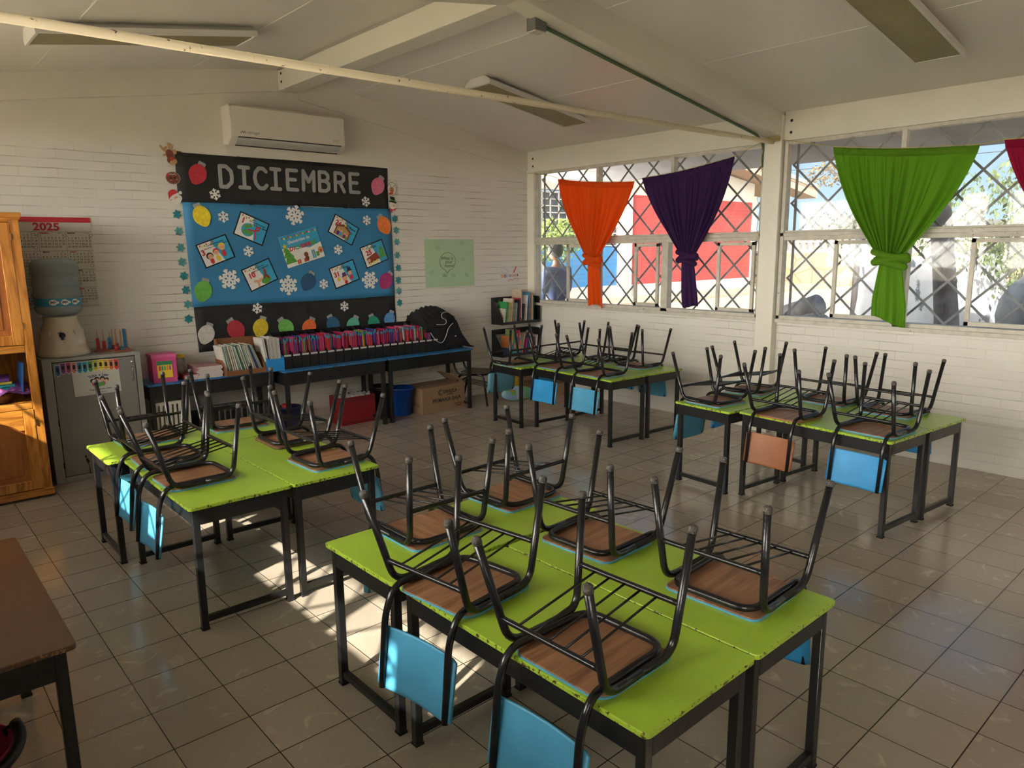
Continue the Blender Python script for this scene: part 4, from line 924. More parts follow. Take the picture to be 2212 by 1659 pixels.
# ------------------------------------------------------------------ pine cabinet at the left edge
pine = wood_mat('varnished_pine', (.62, .26, .045), (.34, .115, .014), .26, (7, 7, .8), 2.6, 6, .6)
pine_h = wood_mat('varnished_pine_rails', (.60, .25, .043), (.33, .11, .014), .26, (.8, 7, 7), 2.6, 6, .6)
pine_d = wood_mat('dark_pine_panel', (.40, .13, .022), (.26, .07, .012), .3, (5, 5, .8), 2.4, 5, .5)
cx0, cx1, cy0, cy1 = -.93, .272, 1.5, 2.27
root = empty('pine_cabinet', ((cx0+cx1)/2, (cy0+cy1)/2, 0)); ox, oy = root.location.x, root.location.y
def cb(name, m, *bs, parent=None, bev=.004, pr=()):
    mb = MB()
    for b in bs: mb.box(b[0]-ox, b[1]-ox, b[2]-oy, b[3]-oy, b[4], b[5])
    for q in pr: mb.prism([(a-ox, c) for a, c in q[0]], -q[2]+oy, -q[1]+oy, X=Matrix.Rotation(R_(90), 4, 'X'))
    return obj(name, mb, m, parent or root, bevel=bev)
cb('carcass', pine, (cx0, cx0+.02, cy0+.02, cy1, .07, 2.20), (cx1-.02, cx1, cy0+.02, cy1, .07, 2.20), (cx0, cx1, cy1-.02, cy1, .07, 2.20), (cx0, cx1, cy0+.02, cy1, .07, .09), (cx0, cx1, cy0+.02, cy1, 2.18, 2.20))
cb('shelf_board', pine_h, (cx0+.02, cx1-.02, cy0+.02, cy1-.02, .755, .778), (cx0+.02, cx1-.02, cy0+.02, cy1-.02, 1.182, 1.205))
cb('stile', pine, (cx1-.064, cx1, cy0, cy0+.022, .07, 2.20)); cb('stile', pine, (cx0, cx0+.064, cy0, cy0+.022, .07, 2.20))
for za_, zb_ in ((.733, .780), (1.180, 1.236), (2.17, 2.205)): cb('rail', pine_h, (cx0+.064, cx1-.064, cy0, cy0+.022, za_, zb_))
cb('crown_moulding', pine_h, (cx0-.015, cx1+.018, cy0-.018, cy1, 2.205, 2.243), (cx0-.008, cx1+.010, cy0-.010, cy1, 2.190, 2.206))
cb('plinth', pine_h, (cx0-.005, cx1+.010, cy0-.012, cy1, .018, .074))
for xq in (cx1-.12, cx0+.04):
    for yq in (cy0+.05, cy1-.12): cb('foot', hole, (xq, xq+.08, yq, yq+.07, 0, .019))
xm = (cx0+cx1)/2
brass = mat('brass_hinge', (.40, .26, .09), .35, metal=.8)
for (a, b) in ((xm+.003, cx1-.062), (cx0+.062, xm-.003)):
    for z0, z1, arch in ((1.240, 2.168, False), (.080, .730, True)):
        t = .075
        d = cb('door', pine, (a, a+t, cy0-.004, cy0+.020, z0, z1), (b-t, b, cy0-.004, cy0+.020, z0, z1), (a+t, b-t, cy0-.004, cy0+.020, z0, z0+t))
        c = (a+b)/2; hw = (b-a)/2-t; zt = z1-t
        top = [(c-hw, z1), (c+hw, z1), (c+hw, zt-.09)]+([(c+hw*(1-.18), zt-.085)] if arch else [])+([(c+hw*q, zt-.085+.075*math.cos(q*math.pi/2*1.15)) for q in (.7, .5, .25, 0, -.25, -.5, -.7)] if arch else [])+([(c-hw*(1-.18), zt-.085)] if arch else [])+[(c-hw, zt-.09)]
        if not arch: top = [(c-hw, z1), (c+hw, z1), (c+hw, zt), (c-hw, zt)]
        cb('top_rail', pine_h, parent=d, pr=[(top, cy0-.004, cy0+.020)], bev=.002)
        cb('door_panel', pine_d, (a+t-.005, b-t+.005, cy0+.008, cy0+.016, z0+t-.005, z1-t*.6), parent=d, bev=.001)
        cb('raised_field', pine_d, (a+t+.045, b-t-.045, cy0+.001, cy0+.012, z0+t+.045, z1-t-.14 if arch else z1-t-.045), parent=d, bev=.006)
        hx = b+.001 if b > xm else a-.001
        cb('hinge', brass, (hx-.004, hx+.004, cy0-.010, cy0-.002, z0+.12, z0+.17), (hx-.004, hx+.004, cy0-.010, cy0-.002, z1-.13, z1-.08), parent=d, bev=.001)
tag(root, 'orange varnished pine cabinet with open shelf at the left edge of the room', 'cabinet')
# things on its open shelf
zsh = .779
for i, (c, nm) in enumerate((((.01, .20, .24), 'teal'), ((.02, .28, .30), 'turquoise'), ((.42, .40, .05), 'yellow'), ((.12, .03, .22), 'purple'))):
    o = obj('folder', MB().box(-.20, .20, -.14, .14, 0, .022), mat('folder_'+nm, c, .5, var=.1), loc=(-.06-.01*i, 1.78, zsh+.10+.0235*i if i < 2 else zsh+.148+.0235*(i-2)), rot=(0, 0, R_(2-3*i)), bevel=.003)
    tag(o, nm+' folder in the pile on the open shelf of the pine cabinet', 'folder', 'folders in the pine cabinet')
mb = MB(); n = 40
mb.lathe([(.02, 0), (.15, 0), (.17, .03), (.185, .07), (.18, .09), (.165, .075), (.15, .02), (.02, .012)], n, wob=lambda a, z: .03*math.sin(a*12+z*180))
o = obj('wicker_basket', mb, mat('dark_wicker', (.10, .05, .025), .6, var=.5, vscale=60, bump=.6, bscale=70), loc=(-.055, 1.72, zsh)); o.scale = (1, .9, 1); tag(o, 'dark wicker basket holding folders on the open cabinet shelf', 'basket')
G = [[(-.24+.46*i/16, 1.555+.05*math.sin(i*.9)*j/5+.03*j, zsh+.075+.035*math.sin(i*.7+j)*(1-abs(i-8)/10)+.012*j) for i in range(17)] for j in range(6)]
tag(obj('purple_cloth', MB().grid(G), mat('purple_fabric', (.10, .03, .16), .8, wear=(.62, .10, .26), wth=.60, wscale=9), solid=.006), 'folded purple cloth with pink stripes hanging over the shelf basket', 'cloth')
tag(obj('blue_picture_book', MB().box(-.004, .004, -.11, .11, 0, .25), mat('blue_cover', (.02, .12, .38), .4, wear=(.6, .6, .6), wth=.66, wscale=14), loc=(.165, 1.70, zsh+.06), rot=(0, R_(6), 0)), 'blue picture book leaning on the cabinet side, open shelf', 'book')
# ------------------------------------------------------------------ grey steel cabinet with the water dispenser
steel = mat('grey_enamelled_steel', (.19, .185, .175), .42, var=.06, vscale=4, bump=.06, bscale=90); steelL = mat('grey_steel_frame', (.26, .255, .24), .4)
lx0, lx1, ly0, ly1, lh = .345, 1.098, 1.79, 2.27, 1.072
root = empty('steel_cabinet', ((lx0+lx1)/2, (ly0+ly1)/2, 0)); ox, oy = root.location.x, root.location.y
cb('body', steelL, (lx0, lx1, ly0+.02, ly1, 0, lh), (lx0, lx0+.070, ly0, ly0+.021, 0, lh), (lx1-.045, lx1, ly0, ly0+.021, 0, lh), (lx0+.07, lx1-.045, ly0, ly0+.021, 0, .048), (lx0+.07, lx1-.045, ly0, ly0+.021, 1.042, lh))
cb('door_gap', hole, (lx0+.069, lx1-.044, ly0+.0195, ly0+.0205, .047, 1.043), bev=0)
d = cb('door', steel, (lx0+.075, lx1-.050, ly0+.002, ly0+.019, .054, 1.036), bev=.003)
mb = MB(); mb.tube(fillet([(1.018-ox, ly0-oy, .942), (1.018-ox, ly0-.03-oy, .935), (1.018-ox, ly0-.03-oy, .828), (1.018-ox, ly0-oy, .820)], .012), .005, 8); obj('handle', mb, mat('chrome', (.5, .5, .5), .2, metal=1), d)
mb = MB(); mb.tube([(1.026-ox, ly0+.002-oy, .987), (1.026-ox, ly0-.006-oy, .987)], .014, 14); obj('lock', mb, mat('chrome', (.5, .5, .5), .2, metal=1), d)
cb('hinge', hole, (lx0+.066, lx0+.076, ly0-.003, ly0+.003, .50, .545), (lx0+.066, lx0+.076, ly0-.003, ly0+.003, .13, .175), parent=d, bev=.001)
mb = MB(); strokes(mb, [[(.585, .205), (.592, .150), (.60, .115), (.602, .05)], [(.60, .13), (.61, .03)]], .004, 0, .0008); disc(mb, .594, .165, .011, 0, .0008, .024, a=R_(15)); disc(mb, .583, .205, .008, 0, .0008, .012)
obj('paint_drip', mb, hole, d, loc=(-ox, ly0+.0015-oy, 0), rot=(R_(90), 0, 0))
tag(root, 'grey steel cabinet with single door under the water dispenser', 'cabinet')
# poster and crayons on its door
o = wroot('reading_poster', .735, .855, 1, .0, y=ly0+.001)
obj('poster_sheet', MB().box(-.18, .18, -.12, .122, 0, .001), mat('poster_paper', (.50, .50, .46), .5), o)
for i, c in enumerate('Todos a Leer'):
    t = (i-5.5)/5.5; a = t*.55
    text_mesh('arched_letter', c, .034, P_navy, o, (.018+.135*math.sin(a*1.0)*1.0, -.038+.085*math.cos(a), .0014), (0, 0, -a), ext=.0002, bold=.0006)
text_mesh('caption', 'Programa Leyendo Unidos', .016, P_navy, o, (.02, -.078, .0014), ext=.0002, bold=.0005); text_mesh('caption', 'Contagiemos', .014, P_navy, o, (.03, -.102, .0014), ext=.0002)
mb = MB(); dk((-.035, .0, .018), (.0, .012, .02), (.042, .012, .02), (.075, .0, .016))(mb, .001, .0016); obj('hair', mb, ink, o)
mb = MB(); dk((-.03, -.006, .012), (.003, .004, .013), (.042, .003, .013), (.072, -.007, .011))(mb, .0016, .0021); obj('faces', mb, P_skin, o)
mb = MB(); dk((-.025, -.03, .016), (.045, -.03, .018))(mb, .001, .0016); obj('shirts', mb, P_red, o)
mb = MB(); pk([(.005, -.055), (.005, -.02), (.055, -.015), (.055, -.05)])(mb, .0021, .0026); obj('open_book', mb, P_green, o)
tag(o, 'Todos a Leer poster with drawn children on the grey cabinet door', 'poster')
cc = [(.02, .12, .28), (.20, .03, .20), (.42, .03, .20), (.60, .20, .20), (.01, .22, .42), (.02, .26, .45), (.05, .30, .05), (.45, .45, .04), (.75, .60, .05), (.75, .42, .04), (.72, .18, .03), (.60, .04, .03)]
cn = ['dark blue', 'violet', 'magenta', 'salmon', 'blue', 'bright blue', 'green', 'olive yellow', 'yellow', 'amber', 'orange', 'red']
for i, (c, nm) in enumerate(zip(cc, cn)):
    x = .452+i*.0405; z = .985+.004*math.sin(i)+(-.012 if i == 0 else 0)
    mc = mat('crayon_'+nm, c, .45)
    o = wobj('paper_crayon', MB().prism([(-.019, .045), (.019, .045), (.019, -.032), (.008, -.052), (-.008, -.052), (-.019, -.032)], 0, .001), P_white, x, z, 0, .001+.0003*(i % 2), y=ly0)
    obj('crayon_body', MB().prism([(-.0175, .043), (.0175, .043), (.0175, -.030), (.007, -.049), (-.007, -.049), (-.0175, -.030)], .001, .0014), mc, o)
    mb = MB().prism(rrect(-.010, .010, -.016, .022, .006), .0014, .0018); mb.box(-.0175, .0175, .030, .033, .0014, .0018); mb.box(-.0175, .0175, -.028, -.025, .0014, .0018); obj('crayon_label', mb, ink, o)
    tag(o, nm+' paper crayon in the strip across the grey cabinet door', 'paper crayon', 'paper crayons on the steel cabinet')
# water dispenser and jug
wx, wy = .560, 2.03
cer = mat('cream_ceramic', (.60, .53, .41), .12, coat=.6)
root = empty('water_dispenser', (wx, wy, lh))
pr_ = [(.02, 0), (.200, 0), (.206, .012), (.198, .035), (.183, .075), (.176, .12), (.168, .18), (.150, .24), (.132, .28), (.126, .315), (.130, .335), (.118, .336), (.02, .33)]
b = MB().lathe(pr_, 48, wob=lambda a, z: .018*math.sin(8*a)*(1 if .03 < z < .15 else 0)); obj('base', b, cer, root)
mb = MB()
for k in range(10): a = R_(k*36+8); mb.ball((.1475*math.cos(a), .1475*math.sin(a), .195), .0225, 12, (1, 1, 1.5))
obj('moulded_bosses', mb, cer, root)
navyp = mat('navy_plastic', (.015, .018, .04), .3)
mb = MB(); a = R_(-100); d_ = Vector((math.cos(a), math.sin(a), 0)); p0 = d_*.165+Vector((0, 0, .185)); mb.tube([p0-d_*.02, p0+d_*.05], .012, 10); mb.tube([p0+d_*.005, p0+d_*.012], .024, 16); mb.tube([p0+d_*.045+Vector((0, 0, .02)), p0+d_*.045-Vector((0, 0, .035))], .010, 10); mb.box(*[v for v in (p0.x-.03+d_.x*.045, p0.x+.012+d_.x*.045, p0.y+d_.y*.045-.006, p0.y+d_.y*.045+.006)], p0.z+.02, p0.z+.027)
obj('tap', mb, navyp, root)
tag(root, 'cream ceramic water dispenser standing on the grey steel cabinet', 'water dispenser')
jug = bpy.data.materials.new('blue_grey_jug_plastic'); jug.use_nodes = True; b_ = jug.node_tree.nodes['Principled BSDF']; b_.inputs['Base Color'].default_value = (.36, .43, .46, 1); b_.inputs['Transmission Weight'].default_value = .35; b_.inputs['Roughness'].default_value = .16; b_.inputs['IOR'].default_value = 1.2
root = empty('water_jug', (wx, wy, lh+.338))
jp = [(.02, 0), (.06, .002), (.125, .010), (.165, .035), (.180, .07), (.180, .082), (.174, .086), (.174, .160), (.180, .166), (.180, .190), (.172, .200), (.172, .245), (.178, .255), (.180, .285), (.172, .296), (.170, .345), (.178, .352), (.182, .395), (.176, .440), (.150, .470), (.110, .482), (.05, .484), (.005, .484)]
obj('bottle', MB().lathe(jp, 48), jug, root)
lb = MB().lathe([(.1750, .090), (.1752, .092), (.1752, .154), (.1750, .156)], 48); obj('label', lb, mat('label_blue', (.03, .26, .42), .4), root)
for k, ad in enumerate((-112, -84, -56)):
    a = R_(ad); mb = MB(); disc(mb, 0, 0, .030, 0, .0006, .024); disc(mb, .034, 0, .012, 0, .0006, .009)
    q = obj('label_drop', mb, P_white, root, loc=(.1755*math.cos(a), .1755*math.sin(a), .123), rot=(R_(90), 0, a+R_(90)))
    text_mesh('label_name', 'ciel', .030, P_navy, q, (0, 0, .0008), (0, 0, math.pi), ext=.0002, bold=.0012)
tag(root, 'blue grey upturned water jug on the cream dispenser', 'water jug')
# bead counters
beadr = mat('red_bead', (.42, .02, .02), .4); beadb = mat('blue_bead', (.02, .16, .36), .4); rodw = mat('rod_wood', (.38, .19, .09), .6); basew = mat('base_wood', (.30, .10, .05), .5)
def abacus(x, y, rz, cols, lab):
    root = empty('bead_counter', (x, y, lh+.001), (0, 0, R_(rz)))
    obj('base', MB().box(-.075, .075, -.035, .035, 0, .014), basew, root, bevel=.002)
    for i, (cnt, m) in enumerate(cols):
        xx = -.05+.1*i/(len(cols)-1)
        r = obj('rod', MB().tube([(xx, 0, .014), (xx, 0, .19)], .003, 8), rodw, root)
        mb = MB()
        for k in range(cnt): mb.lathe([(.004, .015+k*.0155), (.014, .0155+k*.0155), (.0155, .022+k*.0155), (.014, .029+k*.0155), (.004, .0295+k*.0155)], 14, c=(xx, 0, 0))
        if cnt: obj('beads', mb, m, r)
    return tag(root, lab, 'abacus', 'bead counters on the steel cabinet')
abacus(.870, 2.02, 8, ((7, beadr), (5, beadr), (7, beadb)), 'wooden bead counter with red and blue stacks beside the water dispenser')
abacus(1.000, 2.06, -6, ((2, beadr), (3, beadr), (1, beadb), (11, beadb)), 'wooden bead counter with a tall blue stack at the right of the steel cabinet')
abacus(.985, 1.90, 12, ((2, beadr), (1, beadb), (0, beadb)), 'wooden bead counter with few beads at the front edge of the steel cabinet')
# ------------------------------------------------------------------ blue benches along the back wall
HB = .745
bt = make_table('blue_bench', 1.215, .52, bluetop, H=HB, apron=.135, leg=.040, railz=.06)
bp_ = [(2.385, 1.70, 'blue topped bench table carrying black file boxes, middle one'), (3.612, 1.70, 'blue topped bench table under the black jacket, right one')]
for i, (x, y, lab) in enumerate(bp_):
    o = bt if i == 0 else copy_tree(bt)
    corner_place(o, x, y, 0, .52, 1.215, True); tag(o, lab, 'bench table', 'blue bench tables along the back wall')
o = make_table('blue_bench', 1.235, .42, bluetop, H=HB, apron=.135, leg=.040, railz=.06)
corner_place(o, 1.145, 1.858, 0, .42, 1.235, True); tag(o, 'blue topped bench table with pink box, beside the grey steel cabinet', 'bench table', 'blue bench tables along the back wall')
# pink box
root = empty('pink_box', (1.335, 2.02, HB), (0, 0, R_(-4)))
pinkm = mat('pink_card', (.62, .07, .26), .5)
obj('box_body', MB().box(-.105, .105, -.10, .10, 0, .245), pinkm, root, bevel=.003); obj('box_lid', MB().box(-.110, .110, -.105, .105, .228, .262), mat('pink_card_lid', (.66, .12, .32), .5), root, bevel=.003)
o2 = obj('box_label', MB().box(-.065, .065, -.1065, -.1005, .045, .20), P_yel, root)
obj('green_band', MB().box(-.065, .065, -.1075, -.1066, .165, .20), mat('band_green', (.03, .25, .10), .5), o2)
for k, c in enumerate(((.6, .04, .03), (.02, .25, .45), (.05, .3, .05), (.70, .2, .03), (.3, .03, .3))): obj('printed_crayon', MB().prism([(-.05+.022*k, .115), (-.036+.022*k, .115), (-.036+.022*k, .150), (-.043+.022*k, .163), (-.05+.022*k, .150)], .1066, .1074, X=Matrix.Rotation(R_(90), 4, 'X')), mat('print_%d' % k, c, .5), o2)
tag(root, 'pink lidded box with yellow crayon label on the blue bench', 'box')
mb = MB().lathe([(.03, 0), (.052, .003), (.055, .02), (.055, .17), (.045, .19), (.045, .20), (.042, .20), (.05, .165), (.05, .01), (.01, .006)], 24)
root = obj('plastic_jar', mb, glass_mat('cloudy_jar', .35), loc=(1.515, 2.10, HB)); obj('jar_lid', MB().lathe([(.005, .222), (.048, .222), (.050, .218), (.050, .198), (.005, .198)], 24), P_yel, root); tag(root, 'clear plastic jar with yellow lid behind the pink box', 'jar')
# magazine pile
pgm = mat('page_edges', (.60, .58, .56), .8, var=.1, vscale=90, stretch=(1, 1, 14)); 
def booklet(m, w=.23, d=.30, t=.012):
    mb = MB(); mb.box(-w/2, w/2, -d/2, d/2, .0012, t-.0012); mb.m = 1; mb.box(-w/2, w/2, -d/2, d/2, 0, .0012); mb.box(-w/2, w/2, -d/2, d/2, t-.0012, t); mb.box(-w/2-.001, -w/2, -d/2, d/2, 0, t)
    return obj('booklet', mb, [pgm, m])
pinkc = mat('rose_cover', (.42, .20, .22), .4, var=.3, vscale=9); b0 = booklet(pinkc)
for i in range(9):
    o = b0 if i == 0 else b0.copy()
    if i: col.objects.link(o)
    o.location = (1.725+rnd.uniform(-.006, .006), 2.03+rnd.uniform(-.006, .006), HB+.0005+.0123*i); o.rotation_euler = (0, 0, R_(rnd.uniform(-3, 3)))
    tag(o, 'rose covered booklet in the flat pile on the blue bench, beside the brown file box', 'booklet', 'flat pile of booklets on the bench')
for i in range(3):
    o = b0.copy(); col.objects.link(o); o.scale = (.55, .8, 1.2); o.location = (1.625-.0, 2.14, HB+.112+.015*i-.112); o.location = (1.56, 2.02, HB+.0006+.0148*i); setmat(o, mat('dark_red_cover', (.25, .03, .06), .5), 1)
    tag(o, 'dark red notebook in the small pile left of the rose booklets', 'notebook', 'small pile of dark red notebooks')
# brown file box with leaning white books
cardb = mat('brown_cardboard', (.20, .078, .030), .7, var=.06, vscale=8)
def filebox(name, x0, x1, y0, y1, zf, zb_, m, lab, t=.006, tilt=0):
    root = empty(name, ((x0+x1)/2, (y0+y1)/2, HB)); w, d = (x1-x0)/2, (y1-y0)/2; mb = MB()
    X = Matrix(((0, 0, 1, 0), (1, 0, 0, 0), (0, 1, 0, 0), (0, 0, 0, 1)))
    for xs in (-w, w-t): obj('side', MB().prism([(-d, 0), (d, 0), (d, zb_), (d-.05, zb_), (-d, zf)], xs, xs+t, X=X), m, root)
    obj('front_panel', MB().box(-w+t, w-t, -d, -d+t, 0, zf), m, root); mb = MB(); mb.box(-w+t, w-t, d-t, d, 0, zb_); mb.box(-w+t, w-t, -d+t, d-t, 0, t); obj('back_and_base', mb, m, root)
    return tag(root, lab, 'file box')
filebox('brown_file_box', 1.855, 2.255, 1.815, 2.09, .05, .345, cardb, 'open brown cardboard file box full of leaning white books on the blue bench')
bluep = mat('blue_plastic', (.02, .24, .62), .4)
filebox('blue_file_box', 2.262, 2.440, 1.80, 2.06, .125, .24, bluep, 'bright blue magazine holder with white books at the end of the black file boxes')
def book(t, d, h, name='book'):
    mb = MB(); mb.m = 1; mb.box(-t/2+.0006, t/2-.0006, -d/2+.001, d/2-.002, .001, h-.002); mb.m = 0
    mb.box(-t/2, -t/2+.0006, -d/2, d/2, 0, h); mb.box(t/2-.0006, t/2, -d/2, d/2, 0, h); mb.box(-t/2, t/2, -d/2, -d/2+.001, 0, h)
    return obj(name, mb, [P_white, pgm])
whites = [mat('book_white_%d' % i, c, .5, var=.1, vscale=30) for i, c in enumerate(((.60, .58, .54), (.50, .52, .52), (.46, .42, .36), (.25, .36, .30), (.55, .52, .40)))]
wb = book(.012, .21, .285, 'white_book')
for i in range(18):
    o = wb if i == 0 else wb.copy()
    if i: col.objects.link(o)
    th = -8-11*i/17-rnd.uniform(0, 2); o.location = (1.885+.0205*i, 1.955+rnd.uniform(-.006, .006), HB+.010); o.rotation_euler = (0, R_(th), 0); o.scale = (1, 1, rnd.uniform(.93, 1.04))
    m = whites[(i*3) % 5] if i not in (8, 15) else mat('book_green_spine', (.03, .20, .10), .5) if i == 8 else mat('book_navy_spine', (.02, .04, .16), .5)
    setmat(o, m); tag(o, ('green' if i == 8 else 'navy' if i == 15 else 'white')+' thin book leaning in the brown file box', 'book', 'leaning books in the brown file box' if i not in (8, 15) else None)
for i in range(11):
    o = wb.copy(); col.objects.link(o); o.location = (2.280+.0138*i, 1.935, HB+.008); o.rotation_euler = (0, R_(-2-6*(i < 2)), 0); o.scale = (.9, 1, rnd.uniform(1.12, 1.22)); setmat(o, whites[i % 3])
    tag(o, 'white book standing in the bright blue magazine holder', 'book', 'white books in the blue holder')
# black file boxes full of workbooks
blackpl = mat('black_plastic', (.009, .009, .011), .38); lblm = mat('name_label', (.55, .54, .52), .6)
def workbook():
    mb = MB(); t, d, h = .0112, .205, .292
    mb.m = 2; mb.box(-t/2+.0007, t/2-.0007, -d/2+.001, d/2-.002, .001, h-.002); mb.m = 0
    mb.box(-t/2, t/2, -d/2, -d/2+.0015, 0, h*.90); mb.box(-t/2, -t/2+.0007, -d/2+.0015, d/2, 0, h); mb.box(t/2-.0007, t/2, -d/2+.0015, d/2, 0, h)
    mb.m = 1; mb.box(-t/2, t/2, -d/2, -d/2+.0015, h*.90, h)
    return obj('workbook', mb, [P_red, P_sky, pgm])
spin = [('magenta', (.30, .010, .07)), ('crimson', (.34, .012, .035)), ('orange', (.70, .13, .02)), ('purple', (.13, .02, .20)), ('deep blue', (.02, .06, .26)), ('rose', (.45, .05, .15)), ('leaf green', (.10, .30, .05)), ('grey', (.38, .38, .40))]
spm = {n_: mat('spine_'+n_, c, .42, var=.12, vscale=50) for n_, c in spin}
bands = [mat('band_blue', (.03, .30, .55), .42), mat('band_teal', (.02, .30, .36), .42), mat('band_red', (.50, .05, .04), .42)]
wk = None; fx = None
for k in range(23):
    x = 2.492+.0985*k
    if fx is None:
        fx = empty('black_file_box', (x, 1.985, HB)); w = .0465; d = .155
        X = Matrix(((0, 0, 1, 0), (1, 0, 0, 0), (0, 1, 0, 0), (0, 0, 0, 1))); mb = MB()
        for xs in (-w, w-.0025): obj('side', MB().prism([(-d, 0), (d, 0), (d, .355), (.02, .30), (-d, .150)], xs, xs+.0025, X=X), blackpl, fx)
        mb = MB(); mb.box(-w+.0025, w-.0025, d-.003, d, 0, .355); mb.box(-w+.0025, w-.0025, -d, d-.003, 0, .003); obj('back_and_base', mb, blackpl, fx)
        obj('front_panel', MB().box(-w+.0025, w-.0025, -d, -d+.003, 0, .150), blackpl, fx); mb = MB(); mb.box(-.037, .037, -d-.0012, -d, .128, .146); obj('name_label', mb, lblm, fx); o = fx
    else: o = copy_tree(fx)
    o.location = (x, 1.985, HB+.0005)
    tag(o, 'narrow black plastic file box with white name label in the row on the blue benches', 'file box', 'black file boxes on the benches')
    if k > 18: continue
    for j in range(7):
        if wk is None: b = wk = workbook()
        else: b = wk.copy(); col.objects.link(b)
        nm = 'rose' if k in (4,) and j > 2 else rnd.choice(['magenta', 'magenta', 'crimson', 'crimson', 'orange', 'purple', 'deep blue', 'rose', 'leaf green' if rnd.random() < .5 else 'magenta', 'grey' if rnd.random() < .5 else 'crimson'])
        b.location = (x-.0385+.0126*j, 1.962+rnd.uniform(-.008, .008), HB+.0045); b.rotation_euler = (0, R_(-1.5-(1.2*rnd.random())), 0); b.scale = (1, 1, rnd.uniform(.97, 1.10)); setmat(b, spm[nm]); setmat(b, spm['rose'] if (k == 4 and j > 2) else rnd.choice(bands[:2]+bands), 1)
        tag(b, nm+' spined workbook standing in the row of black file boxes', 'workbook', nm+' workbooks in the black file boxes')
# black jacket
jk = mat('black_fleece', (.006, .006, .009), .95, bump=.5, bscale=30)
prof_t = [(4.20, 1.09), (4.22, 1.155), (4.31, 1.205), (4.42, 1.235), (4.52, 1.250), (4.60, 1.235), (4.67, 1.19), (4.72, 1.12), (4.74, 1.07), (4.78, .98), (4.83, .88), (4.89, .80), (4.93, .765)]
G = []; nn_ = 60; rj = random.Random(5)
for i in range(nn_+1):
    u = i/nn_*(len(prof_t)-1); a = int(min(u, len(prof_t)-2)); f = u-a; x = prof_t[a][0]*(1-f)+prof_t[a+1][0]*f; zt = prof_t[a][1]*(1-f)+prof_t[a+1][1]*f
    row = []
    lowf = .98 if x < 4.28 else .98-(x-4.28)*1.1 if x < 4.46 else .78; lowf = max(.752, min(lowf, zt-.03))
    for j in range(25):
        t = j/24
        if t < .12: y, z = 2.20, zt-.14*(1-t/.12)
        elif t < .42: s = (t-.12)/.30; y, z = 2.20-.33*s, zt-.02*s+.015*math.sin(9*u+s*4)-.05*s*s
        else: s = (t-.42)/.58; y, z = 1.87-.055*math.sin(s*math.pi*.8)-.012*math.sin(14*x+7*s), (zt-.06)*(1-s)+lowf*s
        y -= .008*math.sin(23*x+5*t+2)+.004*math.sin(41*x+9*t)
        row.append((x, min(y, 2.22), max(z, .752)))
    G.append(row)
root = obj('black_jacket', MB().grid(G), jk, solid=.012)
strm = mat('white_drawstring', (.58, .56, .50), .7)
def fy(x, z): return 1.785 if z < 1.15 else 1.80
def yof(px_, pz_): return 1.775
S1 = [(4.50, 1.20), (4.45, 1.215), (4.40, 1.19), (4.41, 1.14), (4.46, 1.125), (4.48, 1.09), (4.45, 1.06), (4.38, 1.065), (4.33, 1.07)]
S2 = [(4.57, 1.07), (4.50, 1.02), (4.47, .93), (4.41, .84), (4.34, .86), (4.28, .92), (4.24, .98)]
for Sx in (S1, S2):
    pts = [Vector((x, 1.765, z)) for x, z in Sx]; sm_ = [pts[0]]
    for a in range(1, len(pts)-1): sm_ += bezier3((pts[a-1]+pts[a])/2, pts[a], (pts[a]+pts[a+1])/2, 5)
    sm_.append(pts[-1]); obj('drawstring', MB().tube(sm_, .0035, 6), strm, root)
obj('small_tag', MB().box(4.60, 4.625, 1.770, 1.774, .905, .915), strm, root)
tag(root, 'black hooded jacket with white drawstring draped over the black file boxes', 'jacket')
# ------------------------------------------------------------------ things under the benches
redf = mat('red_fabric', (.24, .006, .010), .75, bump=.2, bscale=120)
root = empty('red_storage_bin', (3.365, 2.115, 0))
mb = MB(); w, d, h, t = .215, .140, .315, .008
mb.box(-w, w, -d, -d+t, 0, h); mb.box(-w, w, d-t, d, 0, h); mb.box(-w, -w+t, -d+t, d-t, 0, h); mb.box(w-t, w, -d+t, d-t, 0, h); mb.box(-w+t, w-t, -d+t, d-t, 0, .01); obj('bin_body', mb, redf, root)
obj('handle', MB().box(-.06, .06, -d-.008, -d, .19, .215), redf, root, bevel=.003)
mb = MB()
for z in (.285, .025): strokes(mb, [[(-w+.43*i/24, z+.006*math.sin(i*1.3)) for i in range(25)]], .006, 0, .001)
mb.box(-w, w, .300, .306, 0, .001); mb.box(-w, w, .262, .267, 0, .001)
obj('black_trim', mb, ink, root, loc=(0, -d, 0), rot=(R_(90), 0, 0))
tag(root, 'red fabric storage bin with black wavy trim under the blue bench', 'bin')
G = [[(3.365-.19+.38*i/20, 2.115-.115+.23*j/12, .27+.035*math.sin(i*.9+j*.7)+.02*math.sin(i*2.1-j)+.02) for i in range(21)] for j in range(13)]
tag(obj('plastic_bags', MB().grid(G), mat('white_bag', (.58, .58, .58), .35, bump=.6, bscale=18), solid=.004), 'crumpled white plastic bags inside the red storage bin', 'bag')
def bucket(name, x, y, r0, r1, h, m, lab, hm=None, handle=True, rim=.006):
    root = empty(name, (x, y, 0)); obj('bucket_body', MB().lathe([(.01, .003), (r0-.01, 0), (r0, .006), (r1-.004, h-.02), (r1+rim, h-.018), (r1+rim, h), (r1-.002, h), (r0-.006, .012), (.01, .010)], 36), m, root)
    if handle:
        mb = MB(); mb.tube([(r1*1.02*math.cos(R_(a)), r1*1.02*math.sin(R_(a))*.9, h-.01-.045*math.sin(R_(a))*0-.03*abs(math.sin(R_(a)))) for a in range(180, 361, 12)], .005, 8); obj('handle', mb, hm or blackpl, root)
    return tag(root, lab, 'bucket')
